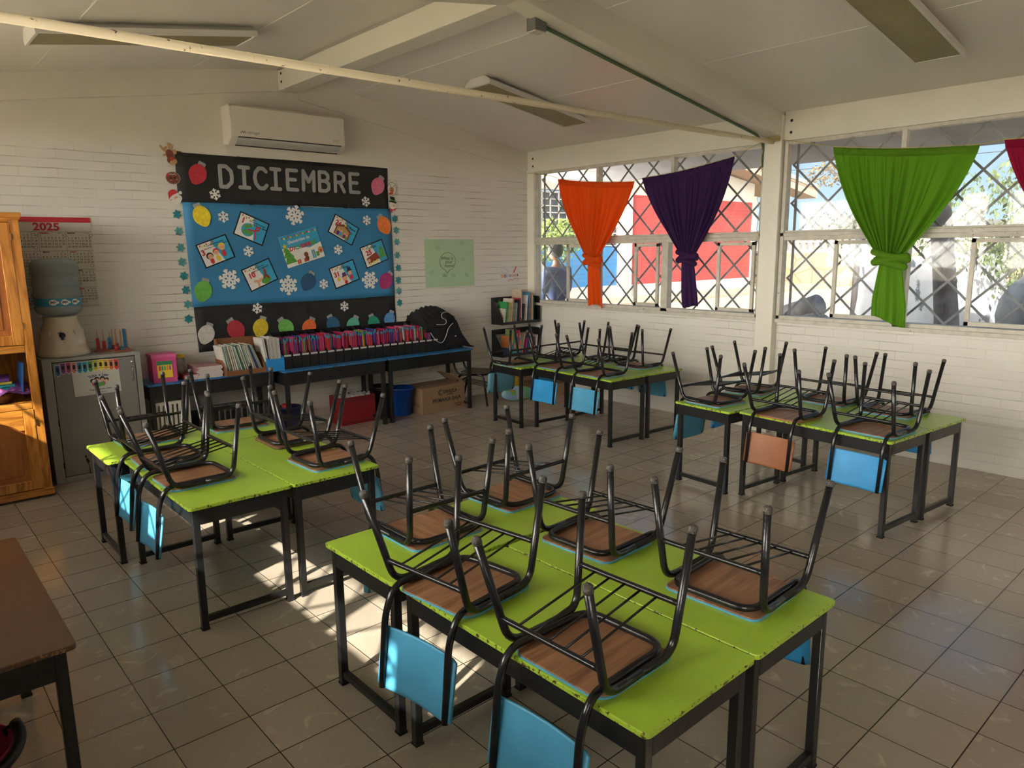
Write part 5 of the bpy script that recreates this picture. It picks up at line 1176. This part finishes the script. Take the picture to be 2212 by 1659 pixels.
bucket('blue_bucket', 3.965, 2.02, .11, .155, .335, mat('blue_bucket_plastic', (.005, .065, .34), .3), 'blue plastic bucket behind the bench leg, beside the cardboard box')
bucket('black_bucket', 3.760, 2.11, .10, .135, .37, blackpl, 'black plastic bucket behind the bench leg, left of the blue bucket')
bucket('navy_bucket', 2.60, 2.10, .095, .115, .30, mat('navy_bucket_plastic', (.03, .035, .13), .4), 'small navy bucket on the floor under the left end of the middle bench')
tag(obj('red_lid', MB().lathe([(.005, 0), (.05, 0), (.052, .012), (.005, .014)], 20), P_red, loc=(2.555, 2.08, .302), rot=(R_(20), 0, 0)), 'small red plastic lid resting in the navy bucket', 'lid')  # flat red lid, a shallow disc tilted on the rim
# cardboard box PRIMARIA BAJA
kraft = mat('kraft_cardboard', (.30, .185, .105), .75, var=.05, vscale=10); kraft_d = mat('kraft_inside', (.20, .12, .07), .8)
def kbox(name, x0, x1, y0, y1, h, lab, m=kraft, rot=0, flaps=True):
    root = empty(name, ((x0+x1)/2, (y0+y1)/2, 0), (0, 0, R_(rot))); w, d = (x1-x0)/2, (y1-y0)/2
    obj('box_body', MB().box(-w, w, -d, d, 0, h), m, root, bevel=.002)
    return tag(root, lab, 'box'), w, d
root, w, d = kbox('cardboard_box', 4.125, 4.785, 1.835, 2.21, .312, 'kraft cardboard box printed PRIMARIA BAJA under the right blue bench', rot=2.5)
X = Matrix.Translation((w-.14, 0, .312)) @ Matrix.Rotation(R_(-38), 4, 'Y')
obj('open_flap', MB().box(0, .004, -d+.01, d-.01, 0, .17).box(0, .004, -d+.01, d-.01, 0, .16, X=None) if False else MB().box(-.19, 0, -d+.01, d-.01, -.002, .002, X=Matrix.Translation((w, 0, .313)) @ Matrix.Rotation(R_(38), 4, 'Y')), kraft, root)
obj('top_seam', MB().box(-w+.01, w-.01, -.002, .002, .3122, .313), kraft_d, root)
def pt(b, s, x, z, bold=.002, sxx=1): text_mesh('printed_text', b, s, ink, root, (x, -d-.0012, z), (R_(90), 0, 0), ext=.0003, bold=bold, sx_=sxx)
pt('OAHUILA', .060, .09, .232, .0016, .85); pt('PRIMARIA BAJA', .066, .04, .135, .0009, 1.0); pt('SI DA GUSTO', .016, .09, .196, .001); pt('CONTENIDO', .022, .22, .062, .0004); pt('10 PIEZAS', .022, .225, .036, .0004)
mb = MB()
for rr_, w_ in ((.033, .007), (.021, .006)): strokes(mb, [[(-.055+rr_*math.cos(R_(a)), .232+rr_*math.sin(R_(a))) for a in range(45, 320, 20)]], w_, 0, .0005)
obj('printed_logo', mb, ink, root, loc=(0, -d-.0006, 0), rot=(R_(90), 0, 0))
text_mesh('handwriting', 'puro', .10, ink, root, (-w-.001, -.03, .12), (R_(90), R_(8), R_(-90)), ext=.0002, bold=-.001)
root, w, d = kbox('printed_carton', 5.84, 6.16, 1.97, 2.26, .275, 'carton printed P15DA standing behind the table legs in the corner')
pt('P15DA', .055, .0, .145, .001); pt('INDUSTRIAS', .014, -.10, .215, 0); 
mb = MB(); [mb.box(-.10, .12, -d-.001, -d-.0005, z, z+.003) for z in (.11, .095, .075, .05)]; obj('printed_lines', mb, ink, root)
obj('yellow_side', MB().box(-w-.045, -w, -d, d, 0, .27), mat('mustard_card', (.45, .31, .015), .6), root)
root, w, d = kbox('printed_carton', 6.0, 6.32, 1.52, 1.92, .235, 'second carton printed P15DA, nearer the window wall', rot=-2)
pt('P15DA', .05, .0, .175, .001)
# plastic pack on the floor
pk_ = mat('printed_pack', (.22, .36, .52), .3, wear=(.12, .42, .12), wth=.52, wscale=7, bump=.5, bscale=20); mb = MB()
mb.ball((0, 0, .095), .105, 20, (2.1, .55, .92)); root = obj('plastic_pack', mb, pk_, loc=(5.50, 1.66, 0), rot=(0, 0, R_(-18)))
mb = MB()
for k in range(9): strokes(mb, [[(-.02+.012*k, .03+.001*k), (-.03+.011*k, .16-.003*k)]], .003, 0, .001)
obj('printed_stripes', mb, P_white, root, loc=(0, -.064, 0), rot=(R_(90), 0, 0)); mb = MB(); disc(mb, -.075, .12, .03, 0, .001, .038); obj('printed_leaf', mb, P_green, root, loc=(0, -.062, 0), rot=(R_(90), 0, 0)); mb = MB(); disc(mb, -.095, .145, .018, 0, .001); obj('printed_carrot', mb, P_orange, root, loc=(0, -.0635, 0), rot=(R_(90), 0, 0))
tag(root, 'blue and green printed plastic pack lying on the floor before the cartons', 'pack')
# crates under the left bench
cw_ = mat('cream_crate', (.52, .50, .44), .6); root = empty('white_crate', (1.345, 2.07, 0)); w, d, h = .165, .15, .56; mb = MB()
for i in range(9):
    x = -w+.33*i/8; mb.box(x-.012, x+.012, -d, -d+.012, .03, h) 
mb.box(-w, w, -d-.003, -d+.014, 0, .05); mb.box(-w, w, -d-.003, -d+.014, h-.03, h); mb.box(-w, w, -d-.003, -d+.014, .27, .31); obj('front_slats', mb, cw_, root)
mb = MB(); mb.box(-w, -w+.01, -d+.014, d, 0, h); mb.box(w-.01, w, -d+.014, d, 0, h); mb.box(-w+.01, w-.01, d-.01, d, 0, h); mb.box(-w+.01, w-.01, -d+.014, d-.01, 0, .012); obj('crate_walls', mb, cw_, root)
tag(root, 'cream slatted crate on the floor under the left blue bench', 'crate')
root = empty('black_crate', (1.93, 2.07, 0)); w, d, h = .33, .15, .40; mb = MB(); gr_ = mat('dark_grey_bars', (.10, .10, .10), .5)
for i in range(12): x = -w+.02+.62*i/11; mb.box(x-.006, x+.006, -d, -d+.01, .02, h)
obj('front_slats', mb, gr_, root); mb = MB(); mb.box(-w, w, -d+.02, d, 0, h-.02); obj('crate_body', mb, blackpl, root, bevel=.004)
tag(root, 'black slatted crate on the floor beside the cream crate, under the bench', 'crate')
# ------------------------------------------------------------------ bookracks in the corner
def rack(z0, lab):
    root = empty('wall_bookrack', (5.955, 2.165, z0)); w, d, h = .345, .115, .345; mb = MB(); t = .006
    X = Matrix(((0, 0, 1, 0), (1, 0, 0, 0), (0, 1, 0, 0), (0, 0, 0, 1)))
    for xs in (-w, w-t): obj('side_panel', MB().prism([(-d, 0), (d, 0), (d, h), (d-.035, h), (-d, .075)] if xs < 0 else [(-d, 0), (d, 0), (d, h), (-d+.02, h), (-d, h-.03)], xs, xs+t, X=X), blackpl, root)
    obj('divider', MB().prism([(-d, 0), (d, 0), (d, h-.08), (d-.03, h-.08), (-d, .06)], -.01, -.006, X=X), blackpl, root)
    mb = MB(); mb.box(-w+t, w-t, d-t, d, h-.07, h); mb.box(-w+t, w-t, d-t, d, 0, .07); mb.box(-w, w, -d, d, -.012, 0); mb.box(-w+t, w-t, -d, -d+t, 0, .025); obj('rails_and_base', mb, blackpl, root)
    return tag(root, lab, 'bookrack', 'black wall bookracks')
rack(.955, 'upper black bookrack full of upright books in the corner'); rack(.520, 'lower black bookrack with leaning picture books in the corner')
rb = [('white comic', .02, .24, .20, (.55, .52, .44), -9), ('green', .012, .19, .29, (.03, .25, .06), -8), ('pale blue', .008, .2, .25, (.25, .42, .48), -9), ('yellow', .022, .2, .28, (.52, .40, .05), -8), ('cream', .008, .2, .26, (.52, .46, .34), -7), ('large white', .014, .2, .33, (.56, .50, .42), -6), ('orange edged', .007, .2, .32, (.62, .20, .07), -6), ('turquoise', .010, .2, .27, (.10, .36, .40), -5), ('olive', .010, .2, .27, (.25, .27, .08), -5), ('grey', .012, .2, .27, (.40, .40, .38), -5), ('navy', .010, .2, .25, (.03, .06, .16), -4), ('black', .018, .2, .31, (.02, .02, .025), -4), ('crimson', .008, .2, .33, (.42, .04, .06), 3),
      ('tall beige', .016, .2, .44, (.46, .36, .28), 2), ('small black', .022, .2, .25, (.015, .015, .018), 6), ('silver grey', .012, .2, .25, (.35, .35, .35), 7), ('plain white', .026, .2, .36, (.60, .58, .55), 4), ('black spotted', .018, .2, .24, (.03, .03, .03), 2), ('sky blue', .010, .2, .40, (.08, .30, .50), 2), ('rust', .022, .2, .38, (.45, .14, .04), 2), ('ivory', .016, .2, .36, (.52, .52, .42), 1), ('dark green', .012, .2, .33, (.03, .12, .07), 1)]
x = 5.635
for nm, t, d, h, c, a in rb:
    b = book(t, .19, h, 'rack_book'); setmat(b, mat('cover_'+nm, c, .5, var=.15, vscale=25)); x += t/2; b.location = (x, 2.15, .957+ .003); b.rotation_euler = (0, R_(-a if a < 0 else a)*-1 if False else R_(-a*1.0), 0) if False else (0, R_(abs(a) if a < 0 else a), 0); x += t/2+.0115
    tag(b, nm+' book standing in the upper black bookrack', 'book', 'books in the upper bookrack')
rb2 = [('blue starry', .02, .22, (.03, .08, .26), 48), ('red and green', .014, .26, (.55, .18, .06), 0), ('striped', .012, .34, (.20, .32, .10), 3), ('teal', .012, .24, (.04, .30, .30), 8), ('crimson large', .014, .33, (.45, .03, .08), 2), ('tan', .012, .28, (.50, .38, .26), 14), ('magenta', .010, .22, (.50, .03, .20), 16), ('blue', .010, .24, (.03, .16, .45), 12), ('ivory thin', .010, .27, (.60, .56, .50), 10), ('scarlet', .012, .22, (.50, .03, .03), 4), ('white thin', .008, .24, (.6, .6, .58), 6)]
x = 5.65
for i, (nm, t, h, c, a) in enumerate(rb2):
    b = book(t, .17, h, 'rack_book')
    setmat(b, mat('cover2_'+nm, c, .5, wear=tuple(min(1, k+.3) for k in c), wth=.58, wscale=12)); b.location = (x, 2.15, .522+.002); b.rotation_euler = (0, R_(a), 0)
    x += (.10 if i == 0 else .055)
    tag(b, nm+' picture book in the lower black bookrack', 'book', 'books in the lower bookrack')
o = obj('picture_book', MB().box(-.10, .10, -.004, .004, 0, .26), mat('picture_cover', (.03, .28, .36), .4, wear=(.62, .20, .05), wth=.5, wscale=9), loc=(5.88, 2.055, .55), rot=(R_(-8), 0, 0)); obj('cover_badge', MB().tube([(.06, -.0045, .215), (.06, -.0055, .215)], .020, 16), P_white, o); tag(o, 'orange and teal picture book facing out of the lower bookrack', 'book')
# ------------------------------------------------------------------ brown desk and pink bucket at the left edge
o = make_table('brown_desk', 1.19, .62, browntop, H=.72, apron=.10, leg=.036, railz=.05, over=.028)
corner_place(o, -.945, -2.715, 0, .62, 1.19); tag(o, 'worn brown topped desk with black legs at the left edge', 'desk')
root = bucket('pink_bucket', -.665, -2.42, .12, .165, .33, mat('pink_bucket_plastic', (.50, .01, .09), .35), 'pink bucket with black handle under the brown desk', handle=False)
mb = MB(); mb.tube([(.185*math.cos(R_(a)), .185*math.sin(R_(a)), .335-.05*math.sin(R_(-a))*.6) for a in range(-90, 15, 8)], .019, 10); obj('handle', mb, blackpl, root); obj('handle_lug', MB().tube([(.15, .06, .31), (.19, .05, .33)], .018, 10), blackpl, root)
tag(obj('dark_bottle', MB().lathe([(.005, 0), (.055, 0), (.058, .03), (.058, .20), (.04, .25), (.038, .28), (.005, .28)], 24), mat('dark_blue_plastic', (.012, .02, .04), .25), loc=(-.70, -2.44, .14)), 'dark blue bottle standing inside the pink bucket', 'bottle')
# ------------------------------------------------------------------ outside
gndR = mat('dusty_yard', (.27, .215, .145), .95, var=.12, vscale=.8); gnd = mat('pale_dry_ground', (.62, .52, .37), .95, var=.12, vscale=.8); 
mb = MB(); G = [[(XL-.14-.6*i*i, -60+120*j/12, -.05) for j in range(13)] for i in range(11)]; mb.grid(G, smooth=False)
S('ground_left', mb, gnd)
def gz(x, y=0): return .12+min(.45, max(0, (x-6.9)*.15))
G = [[(x, -40+100*j/20, gz(x)) for j in range(21)] for x in (6.49, 6.9, 8, 9, 9.9, 12, 15, 18, 20, 24, 30, 45, 70, 120)]
S('ground_right', MB().grid(G, smooth=False), gndR)
redb = brick_mat('red_painted_brick', 0, (.20, .022, .020), (.07, .010, .010), bw=.30, rh=.115, ms=.010, bump=.6, scale=2, var=.12)
bluebk = brick_mat('blue_painted_brick', 0, (.008, .085, .20), (.01, .05, .13), bw=.30, rh=.115, ms=.010, bump=.6, scale=2, var=.08)
ptw = mat('white_paint_outside', (.25, .235, .215), .7, var=.06, vscale=2); roofm = mat('beige_barge_board', (.24, .17, .125), .7)
root = empty('neighbour_building', (18, 9, 0))
def ob_(name, m, *bs, parent=None, X=None):
    mb = MB()
    for b in bs: mb.box(b[0]-18, b[1]-18, b[2]-9, b[3]-9, b[4], b[5])
    return obj(name, mb, m, parent or root)
ob_('red_wall', redb, (15.5, 22.0, 8.0, 8.25, .93, 3.40)); ob_('white_plinth', ptw, (9.5, 22.02, 7.97, 8.25, .2, .93)); ob_('side_wall', ptw, (21.85, 22.0, 8.25, 16, .2, 3.4), (9.5, 22, 15.9, 16, .2, 3.5))
ob_('blue_wall', bluebk, (9.5, 15.15, 8.1, 8.25, .93, 2.02)); ob_('column', ptw, (15.12, 15.52, 7.9, 8.3, .2, 3.7), (21.9, 22.15, 7.95, 8.25, .2, 3.6))
wf = ob_('window', mat('dark_glass', (.03, .04, .05), .1), (9.5, 15.12, 8.16, 8.2, 2.02, 3.35))
mb = MB()
for i in range(20): mb.box(9.5+.3*i-18-.012, 9.5+.3*i-18+.012, 8.08-9, 8.11-9, 2.02, 3.35)
for i in range(9): mb.box(9.5-18, 15.12-18, 8.08-9, 8.11-9, 2.02+.165*i-.012, 2.02+.165*i+.012)
obj('window_bars', mb, ptw, wf)
mb = MB(); mb.prism([(9.5-18, 3.4), (22-18, 3.4), (22-18, 4.0), (16-18, 4.75), (9.5-18, 3.95)], -(-.8), 1.0, X=Matrix.Rotation(R_(90), 4, 'X')) ; obj('gable', mb, ptw, root)
mb = MB()
for z_, m_ in ((0, 0), ):
    a, b = Vector((8.5-18, 3.98)), Vector((15.2-18, 4.98)); c = Vector((24.9-18, 3.62))
    for p, q in ((a, b), (b, c)):
        mb.prism([(p.x, p.y), (q.x, q.y), (q.x, q.y+.30), (p.x, p.y+.30)], 1.05, 1.75, X=Matrix.Rotation(R_(90), 4, 'X')); mb.prism([(p.x, p.y+.16), (q.x, q.y+.16), (q.x, q.y+.30), (p.x, p.y+.30)], -7, 1.75, X=Matrix.Rotation(R_(90), 4, 'X'))
obj('roof', mb, roofm, root); mb = MB()
for p, q in ((a, b), (b, c)): mb.prism([(p.x, p.y+.30), (q.x, q.y+.30), (q.x, q.y+.42), (p.x, p.y+.42)], -7, 1.8, X=Matrix.Rotation(R_(90), 4, 'X'))
obj('roof_edge', mb, ptw, root)
tag(root, 'red and blue painted brick school building seen through the windows, low gable roof', 'building')
# pavement kerb in front of it
tag(obj('kerb', MB().box(11.5, 24.9, 6.0, 7.6, .3, .64), mat('pale_concrete', (.20, .165, .125), .9, var=.1, vscale=3)), 'pale concrete pavement along the red building', 'pavement')
# white picket fence with a creeper, left pane
root = empty('white_fence', (8.6, 4.6, 0)); mb = MB()
for i in range(15): mb.box(-.95+.14*i-.025, -.95+.14*i+.025, -.02, .02, .15, 1.80)
mb.box(-1, 1.1, -.01, .01, 1.70, 1.76); mb.box(-1, 1.1, -.01, .01, .45, .51); obj('pickets', mb, ptw, root); root.rotation_euler = (0, 0, R_(35)); tag(root, 'white metal fence behind the left window pane', 'fence')
leafg = mat('leaf_green', (.07, .11, .02), .7, var=.4, vscale=5); leafd = mat('leaf_dusty', (.055, .075, .025), .8, var=.4, vscale=3)
def leaves(mb, c, r, n, s, sq=1.0, seed=0, droop=0, shell=.4):
    rr = random.Random(seed)
    for _ in range(n):
        while True:
            p = Vector((rr.uniform(-1, 1), rr.uniform(-1, 1), rr.uniform(-1, 1)))
            if shell < p.length < 1: break
        q = Vector((c[0]+p.x*r[0], c[1]+p.y*r[1], c[2]+p.z*r[2])); a = Vector((rr.uniform(-1, 1), rr.uniform(-1, 1), rr.uniform(-1, 1)-droop)).normalized(); b = a.cross(Vector((rr.uniform(-1, 1), rr.uniform(-1, 1), .3))).normalized()
        l = s*rr.uniform(.6, 1.3); mb.add([q, q+a*l*.5+b*l*.22*sq, q+a*l, q+a*l*.5-b*l*.22*sq], [(0, 1, 2, 3)])
def tree(name, x, y, crowns, n, s, m, trunk, lab, seed=1, tm=None, droop=0, th=None):
    root = empty(name, (x, y, gz(x))); o = gz(x)
    mb = MB(); mb.tube([(p[0], p[1], p[2]) for p in trunk], [p[3] for p in trunk], 14); obj('trunk', mb, tm or barkm, root)
    mb = MB()
    for k, (c, r) in enumerate(crowns): leaves(mb, c, r, n, s, seed=seed+k, droop=droop)
    obj('foliage', mb, m, root); return tag(root, lab, 'tree')
barkm = mat('dark_bark', (.035, .032, .035), .9, var=.4, vscale=9, bump=.8, bscale=12)
tree('pepper_tree', 9.1, -2.10, [((1.8, .25, 1.75), (.9, .8, .75)), ((2.2, -.35, 1.3), (.8, .55, .8)), ((1.0, -1.0, 2.3), (.9, .9, .5)), ((2.6, .3, 1.0), (.6, .7, .7))], 1100, .09, leafd, [(0, -.10, -.1, .16), (0, -.05, .6, .135), (0, .03, 1.2, .125), (0, .15, 2.0, .12), (.05, .22, 2.7, .11), (.3, .0, 3.3, .08), (1.2, -1.2, 3.7, .05)], 'dark leaning tree trunk with drooping pale green foliage behind the right window', 3, droop=1.2)
leafb = mat('olive_leaf', (.022, .028, .010), .8, var=.4, vscale=2)
tree('bushy_tree', 36, 12.0, [((0, -.2, 2.25), (1.0, 1.0, .95)), ((.4, -1.0, 1.95), (.8, .8, .7))], 1500, .12, leafb, [(0, 0, 0, .25), (0, 0, 1.5, .2)], 'round olive green tree far behind the stone wall', 9)
tree('dry_branch_tree', 14.0, 1.75, [((0, 0, 2.78), (.35, .42, .26))], 260, .09, mat('pine_needles', (.07, .05, .018), .8, var=.3), [(0, -.7, -.1, .07), (0, -.7, 2.2, .06), (0, 0, 2.9, .03)], 'thin tree with yellowish twigs under the eave beside the green curtain', 12)
for i, (x, y, z, r) in enumerate(((9.6, 5.0, 1.98, .42), (9.9, 6.4, 1.98, .45))):
    root = empty('hedge_bush', (x, y, gz(x))); mb = MB(); leaves(mb, (0, 0, z-gz(x)+.12), (r*1.6, r*.6, .45), 900, .10, seed=30+i, shell=.2); obj('foliage', mb, mat('hedge_leaf', (.10, .15, .02), .7, var=.4, vscale=4), root); obj('stems', MB().tube([(0, 0, 0), (0, 0, 1.2)], .04, 8), barkm, root)
    tag(root, 'yellow green hedge bush under the barred windows, '+('right' if i == 0 else 'left')+' one', 'bush')
# stone wall with balustrade
stone = bpy.data.materials.new('yellow_rubble_stone'); stone.use_nodes = True; t_ = stone.node_tree; n_ = t_.nodes; l_ = t_.links; b_ = n_['Principled BSDF']
vo = n_.new('ShaderNodeTexVoronoi'); vo.feature = 'DISTANCE_TO_EDGE'; vo.inputs['Scale'].default_value = 1.9; v2 = n_.new('ShaderNodeTexVoronoi'); v2.inputs['Scale'].default_value = 1.9; g_ = n_.new('ShaderNodeNewGeometry'); l_.new(g_.outputs['Position'], vo.inputs[0]); l_.new(g_.outputs['Position'], v2.inputs[0])
cr = n_.new('ShaderNodeValToRGB'); cr.color_ramp.elements[0].color = (.15, .10, .055, 1); cr.color_ramp.elements[1].color = (.22, .18, .115, 1); l_.new(v2.outputs['Color'], cr.inputs[0]); mm = n_.new('ShaderNodeMixRGB'); mr_ = n_.new('ShaderNodeMapRange'); mr_.inputs[1].default_value = 0; mr_.inputs[2].default_value = .05; l_.new(vo.outputs[0], mr_.inputs[0]); mm.inputs[1].default_value = (.07, .045, .02, 1); l_.new(mr_.outputs[0], mm.inputs[0]); l_.new(cr.outputs[0], mm.inputs[2]); l_.new(mm.outputs[0], b_.inputs['Base Color']); b_.inputs['Roughness'].default_value = .95
tag(obj('stone_wall', MB().box(25, 25.5, -12, 13, .3, 1.72), stone), 'yellow rubble stone wall across the yard', 'wall')
root = empty('balustrade', (25.2, .5, 1.72)); mb = MB()
for i in range(100): y = -12+.25*i; mb.box(-.06, .06, y-.5-.055, y-.5+.055, 0, .62)
obj('balusters', mb, mat('cream_baluster', (.27, .22, .16), .8), root); mb = MB(); mb.box(-.10, .10, -12.6, 12.4, -.0, .10); mb.box(-.08, .08, -12.6, 12.4, .36, .42); obj('rails', mb, mat('cream_baluster', (.27, .22, .16), .8), root)
tag(root, 'cream railing on top of the yellow stone wall', 'railing')
tag(obj('street_bank', MB().box(25.5, 60, -40, 40, .3, 1.72), gndR), 'dusty raised ground behind the railing', 'ground', kind='structure')
# whitewashed trunks and a rock
wash = mat('whitewashed_bark', (.36, .37, .39), .85, wear=(.09, .10, .12), wth=.60, wscale=5, bump=.8, bscale=9, stretch=(1, 1, .45))
def block(name, x, y, w, d, z1, m, lab, cat, seed=1):
    rr = random.Random(seed); mb = MB(); n = 20; k = 9; G = []
    for j in range(k+1):
        z = (z1-gz(x))*j/k; row = []
        for i in range(n+1):
            a = 2*math.pi*i/n; q = 1+.07*math.sin(3*a+seed)+.05*math.sin(7*a+2*z+seed); sq = (abs(math.cos(a))**4+abs(math.sin(a))**4)**-.25; q *= .6+.4*sq
            row.append((w/2*q*math.cos(a)*(1.12-.12*j/k), d/2*q*math.sin(a)*(1.12-.12*j/k), z+.03*math.sin(4*a)*j/k))
        G.append(row)
    G.append([(p[0]*.5, p[1]*.5, p[2]+.03) for p in G[-1]]); G.append([(0, 0, G[-1][0][2])]*(n+1))
    mb.grid(G); o = obj(name, mb, m, loc=(x, y, gz(x))); return tag(o, lab, cat)
block('white_stump', 10.2, -1.22, .8, 1.05, 1.73, wash, 'broad whitewashed tree stump outside, behind the green curtain tail', 'stump', 2)
block('white_stump', 11.3, -1.75, .6, .78, 1.76, wash, 'whitewashed stump outside, left of the round dark rock', 'stump', 5)
mb = MB(); mb.ball((0, 0, .62), .62, 20, (1, 1.05, 1)); tag(obj('dark_rock', mb, mat('dark_boulder', (.07, .08, .09), .9, var=.4, vscale=5, bump=.7, bscale=7), loc=(10.0, -3.08, gz(10)-.12)), 'large round dark boulder at the right edge of the window view', 'rock')
mb = MB(); mb.tube([(-.35, .0, -.12), (0, 0, .0), (.22, 0, .10)], [.15, .15, .13], 12); tag(obj('fallen_log', mb, mat('grey_log', (.20, .20, .21), .9, var=.4, vscale=6, bump=.8, bscale=10), loc=(8.35, -.72, 1.12), rot=(0, 0, R_(-100))), 'grey weathered log at the lower left of the right window', 'log')
tag(obj('yard_mound', MB().ball((0, 0, 0), 1, 20, (.40, .42, .62)), mat('pebbly_ground', (.22, .21, .21), .95, var=.5, vscale=12, bump=1, bscale=20), loc=(8.25, -.92, .50)), 'grey pebbly mound under the weathered log', 'mound')
# utility pole, hills
tag(obj('utility_pole', MB().tube([(0, 0, 0), (0, 0, 7.5)], .14, 12), mat('grey_concrete', (.18, .18, .18), .9), loc=(40, 11.0, 1.7)), 'grey utility pole beyond the stone wall', 'pole')
hm = mat('hazy_hill', (.048, .040, .042), 1.0, var=.12, vscale=.02)
G = []; 
for j in range(9):
    row = []
    for i in range(81):
        a = i/80; x = 560+200*j/8; y = -500+1700*a
        h = (17+20*math.exp(-((y-262)/42)**2)+9*math.exp(-((y-190)/60)**2)+8*math.exp(-((y-520)/120)**2)+1.5*math.sin(y*.05)+.8*math.sin(y*.13))*math.sin(min(1, j/5)*math.pi/2)
        row.append((x, y, h-4))
    G.append(row)
tag(obj('hills', MB().grid(G), hm), 'hazy brown hills on the horizon', 'hill', kind='structure')
# power lines
mb = MB()
for k, (z0, z1) in enumerate(((8.6, 8.0), (7.9, 7.6), (6.6, 6.9))): mb.tube([(40, 60-6*i, z0+(z1-z0)*i/20-.5*math.sin(math.pi*(i/20))) for i in range(21)], .02, 5)
tag(obj('power_lines', mb, hole), 'thin power lines crossing the blue sky behind the windows', 'power line')
# ------------------------------------------------------------------ person standing outside the left window
root = empty('person', (6.95, 2.36, .25), (0, 0, R_(-8)))
shirt = mat('blue_shirt', (.045, .07, .16), .85, var=.15, vscale=20, bump=.3, bscale=40); trous = mat('dark_trousers', (.02, .022, .03), .85); skin = mat('skin', (.30, .15, .09), .55); hairm = mat('black_hair', (.008, .007, .007), .6, bump=.6, bscale=90)
def skinbody(name, verts, edges, radii, m, parent, rootv=0, sub=2):
    me = bpy.data.meshes.new(name); me.from_pydata(verts, edges, []); me.materials.append(m); o = bpy.data.objects.new(name, me); col.objects.link(o); o.parent = parent
    sk_ = o.modifiers.new('skin', 'SKIN'); sk_.use_smooth_shade = True
    for i, r in enumerate(radii):
        v = me.skin_vertices[0].data[i]; v.radius = (r, r) if not isinstance(r, tuple) else r; v.use_root = (i == rootv)
    s_ = o.modifiers.new('sub', 'SUBSURF'); s_.levels = sub; s_.render_levels = sub; return o
V = [(0, 0, .92), (0, 0, 1.10), (0, .0, 1.28), (0, 0, 1.40), (0, .02, 1.47), (0, .035, 1.54),
     (.17, 0, 1.37), (.22, .02, 1.10), (.20, .16, .92), (.17, .28, .96), (-.17, 0, 1.37), (-.22, .02, 1.10), (-.20, .16, .92), (-.17, .28, .96),
     (.09, 0, .88), (.10, .02, .50), (.10, -.01, .10), (.10, .10, .05), (-.09, 0, .88), (-.10, .02, .50), (-.10, -.01, .10), (-.10, .10, .05)]
E_ = [(0, 1), (1, 2), (2, 3), (3, 4), (4, 5), (3, 6), (6, 7), (7, 8), (8, 9), (3, 10), (10, 11), (11, 12), (12, 13), (0, 14), (14, 15), (15, 16), (16, 17), (0, 18), (18, 19), (19, 20), (20, 21)]
Rr = [(.125, .09), (.115, .08), (.125, .09), (.07, .06), .052, .052, .045,   .040, .036, .032, .045, .040, .036, .032, .085, .058, .042, .035, .085, .058, .042, .035]
skinbody('body', V, E_, Rr, skin, root)
tv = [(0, 0, .90), (0, 0, 1.10), (0, 0, 1.28), (0, .01, 1.43), (.17, 0, 1.38), (.225, .02, 1.12), (.205, .14, .95), (-.17, 0, 1.38), (-.225, .02, 1.12), (-.205, .14, .95)]
skinbody('shirt', tv, [(0, 1), (1, 2), (2, 3), (3, 4), (4, 5), (5, 6), (3, 7), (7, 8), (8, 9)], [(.185, .13), (.18, .12), (.20, .13), (.12, .09), .088, .066, .056, .088, .066, .056], shirt, root)
skinbody('trousers', [(0, 0, .90), (.09, 0, .84), (.10, .02, .50), (.10, 0, .12), (-.09, 0, .84), (-.10, .02, .50), (-.10, 0, .12)], [(0, 1), (1, 2), (2, 3), (0, 4), (4, 5), (5, 6)], [(.15, .12), .10, .075, .062, .10, .075, .062], trous, root)
hd = obj('head', MB().ball((0, .045, 1.645), .098, 20, (.80, .98, 1.18)).ball((0, .140, 1.63), .016, 10, (.8, 1.2, 1.2)).ball((.080, .04, 1.64), .025, 10, (.4, .8, 1.2)).ball((-.080, .04, 1.64), .025, 10, (.4, .8, 1.2)), skin, root, rot=(0, 0, R_(40)))
obj('hair', MB().ball((0, .020, 1.665), .112, 20, (.88, 1.0, 1.08)), hairm, root, rot=(0, 0, R_(40)))
mb = MB(); [mb.ball((s*.030, .132, 1.65), .009, 8) for s in (1, -1)]; obj('eyes', mb, ink, root, rot=(0, 0, R_(40))); obj('mouth', MB().ball((0, .134, 1.59), .018, 8, (1.1, .4, .35)), P_brown, root, rot=(0, 0, R_(40)))
for s in (1, -1):
    hp = Vector((s*.17, .28, .96)); mb = MB(); mb.ball(hp+Vector((0, .035, 0)), .036, 10, (.55, 1.1, .95))
    for k, (dz, L) in enumerate(((.024, .060), (.008, .068), (-.008, .062), (-.022, .050))): p = hp+Vector((0, .065, dz)); mb.tube([p, p+Vector((-s*.008, L*.5, -.006)), p+Vector((-s*.024, L*.85, -.020))], [.0085, .008, .0065], 8)
    p = hp+Vector((-s*.01, .02, .03)); mb.tube([p, p+Vector((-s*.016, .022, .018)), p+Vector((-s*.024, .045, .018))], [.010, .009, .007], 8); obj('hand', mb, skin, root)
for s in (1, -1): obj('shoe', MB().ball((s*.10, .05, .045), .05, 12, (.95, 2.4, .9)), blackpl, root)
tag(root, 'person with short dark hair and blue shirt standing outside, seen from behind through left pane', 'person')
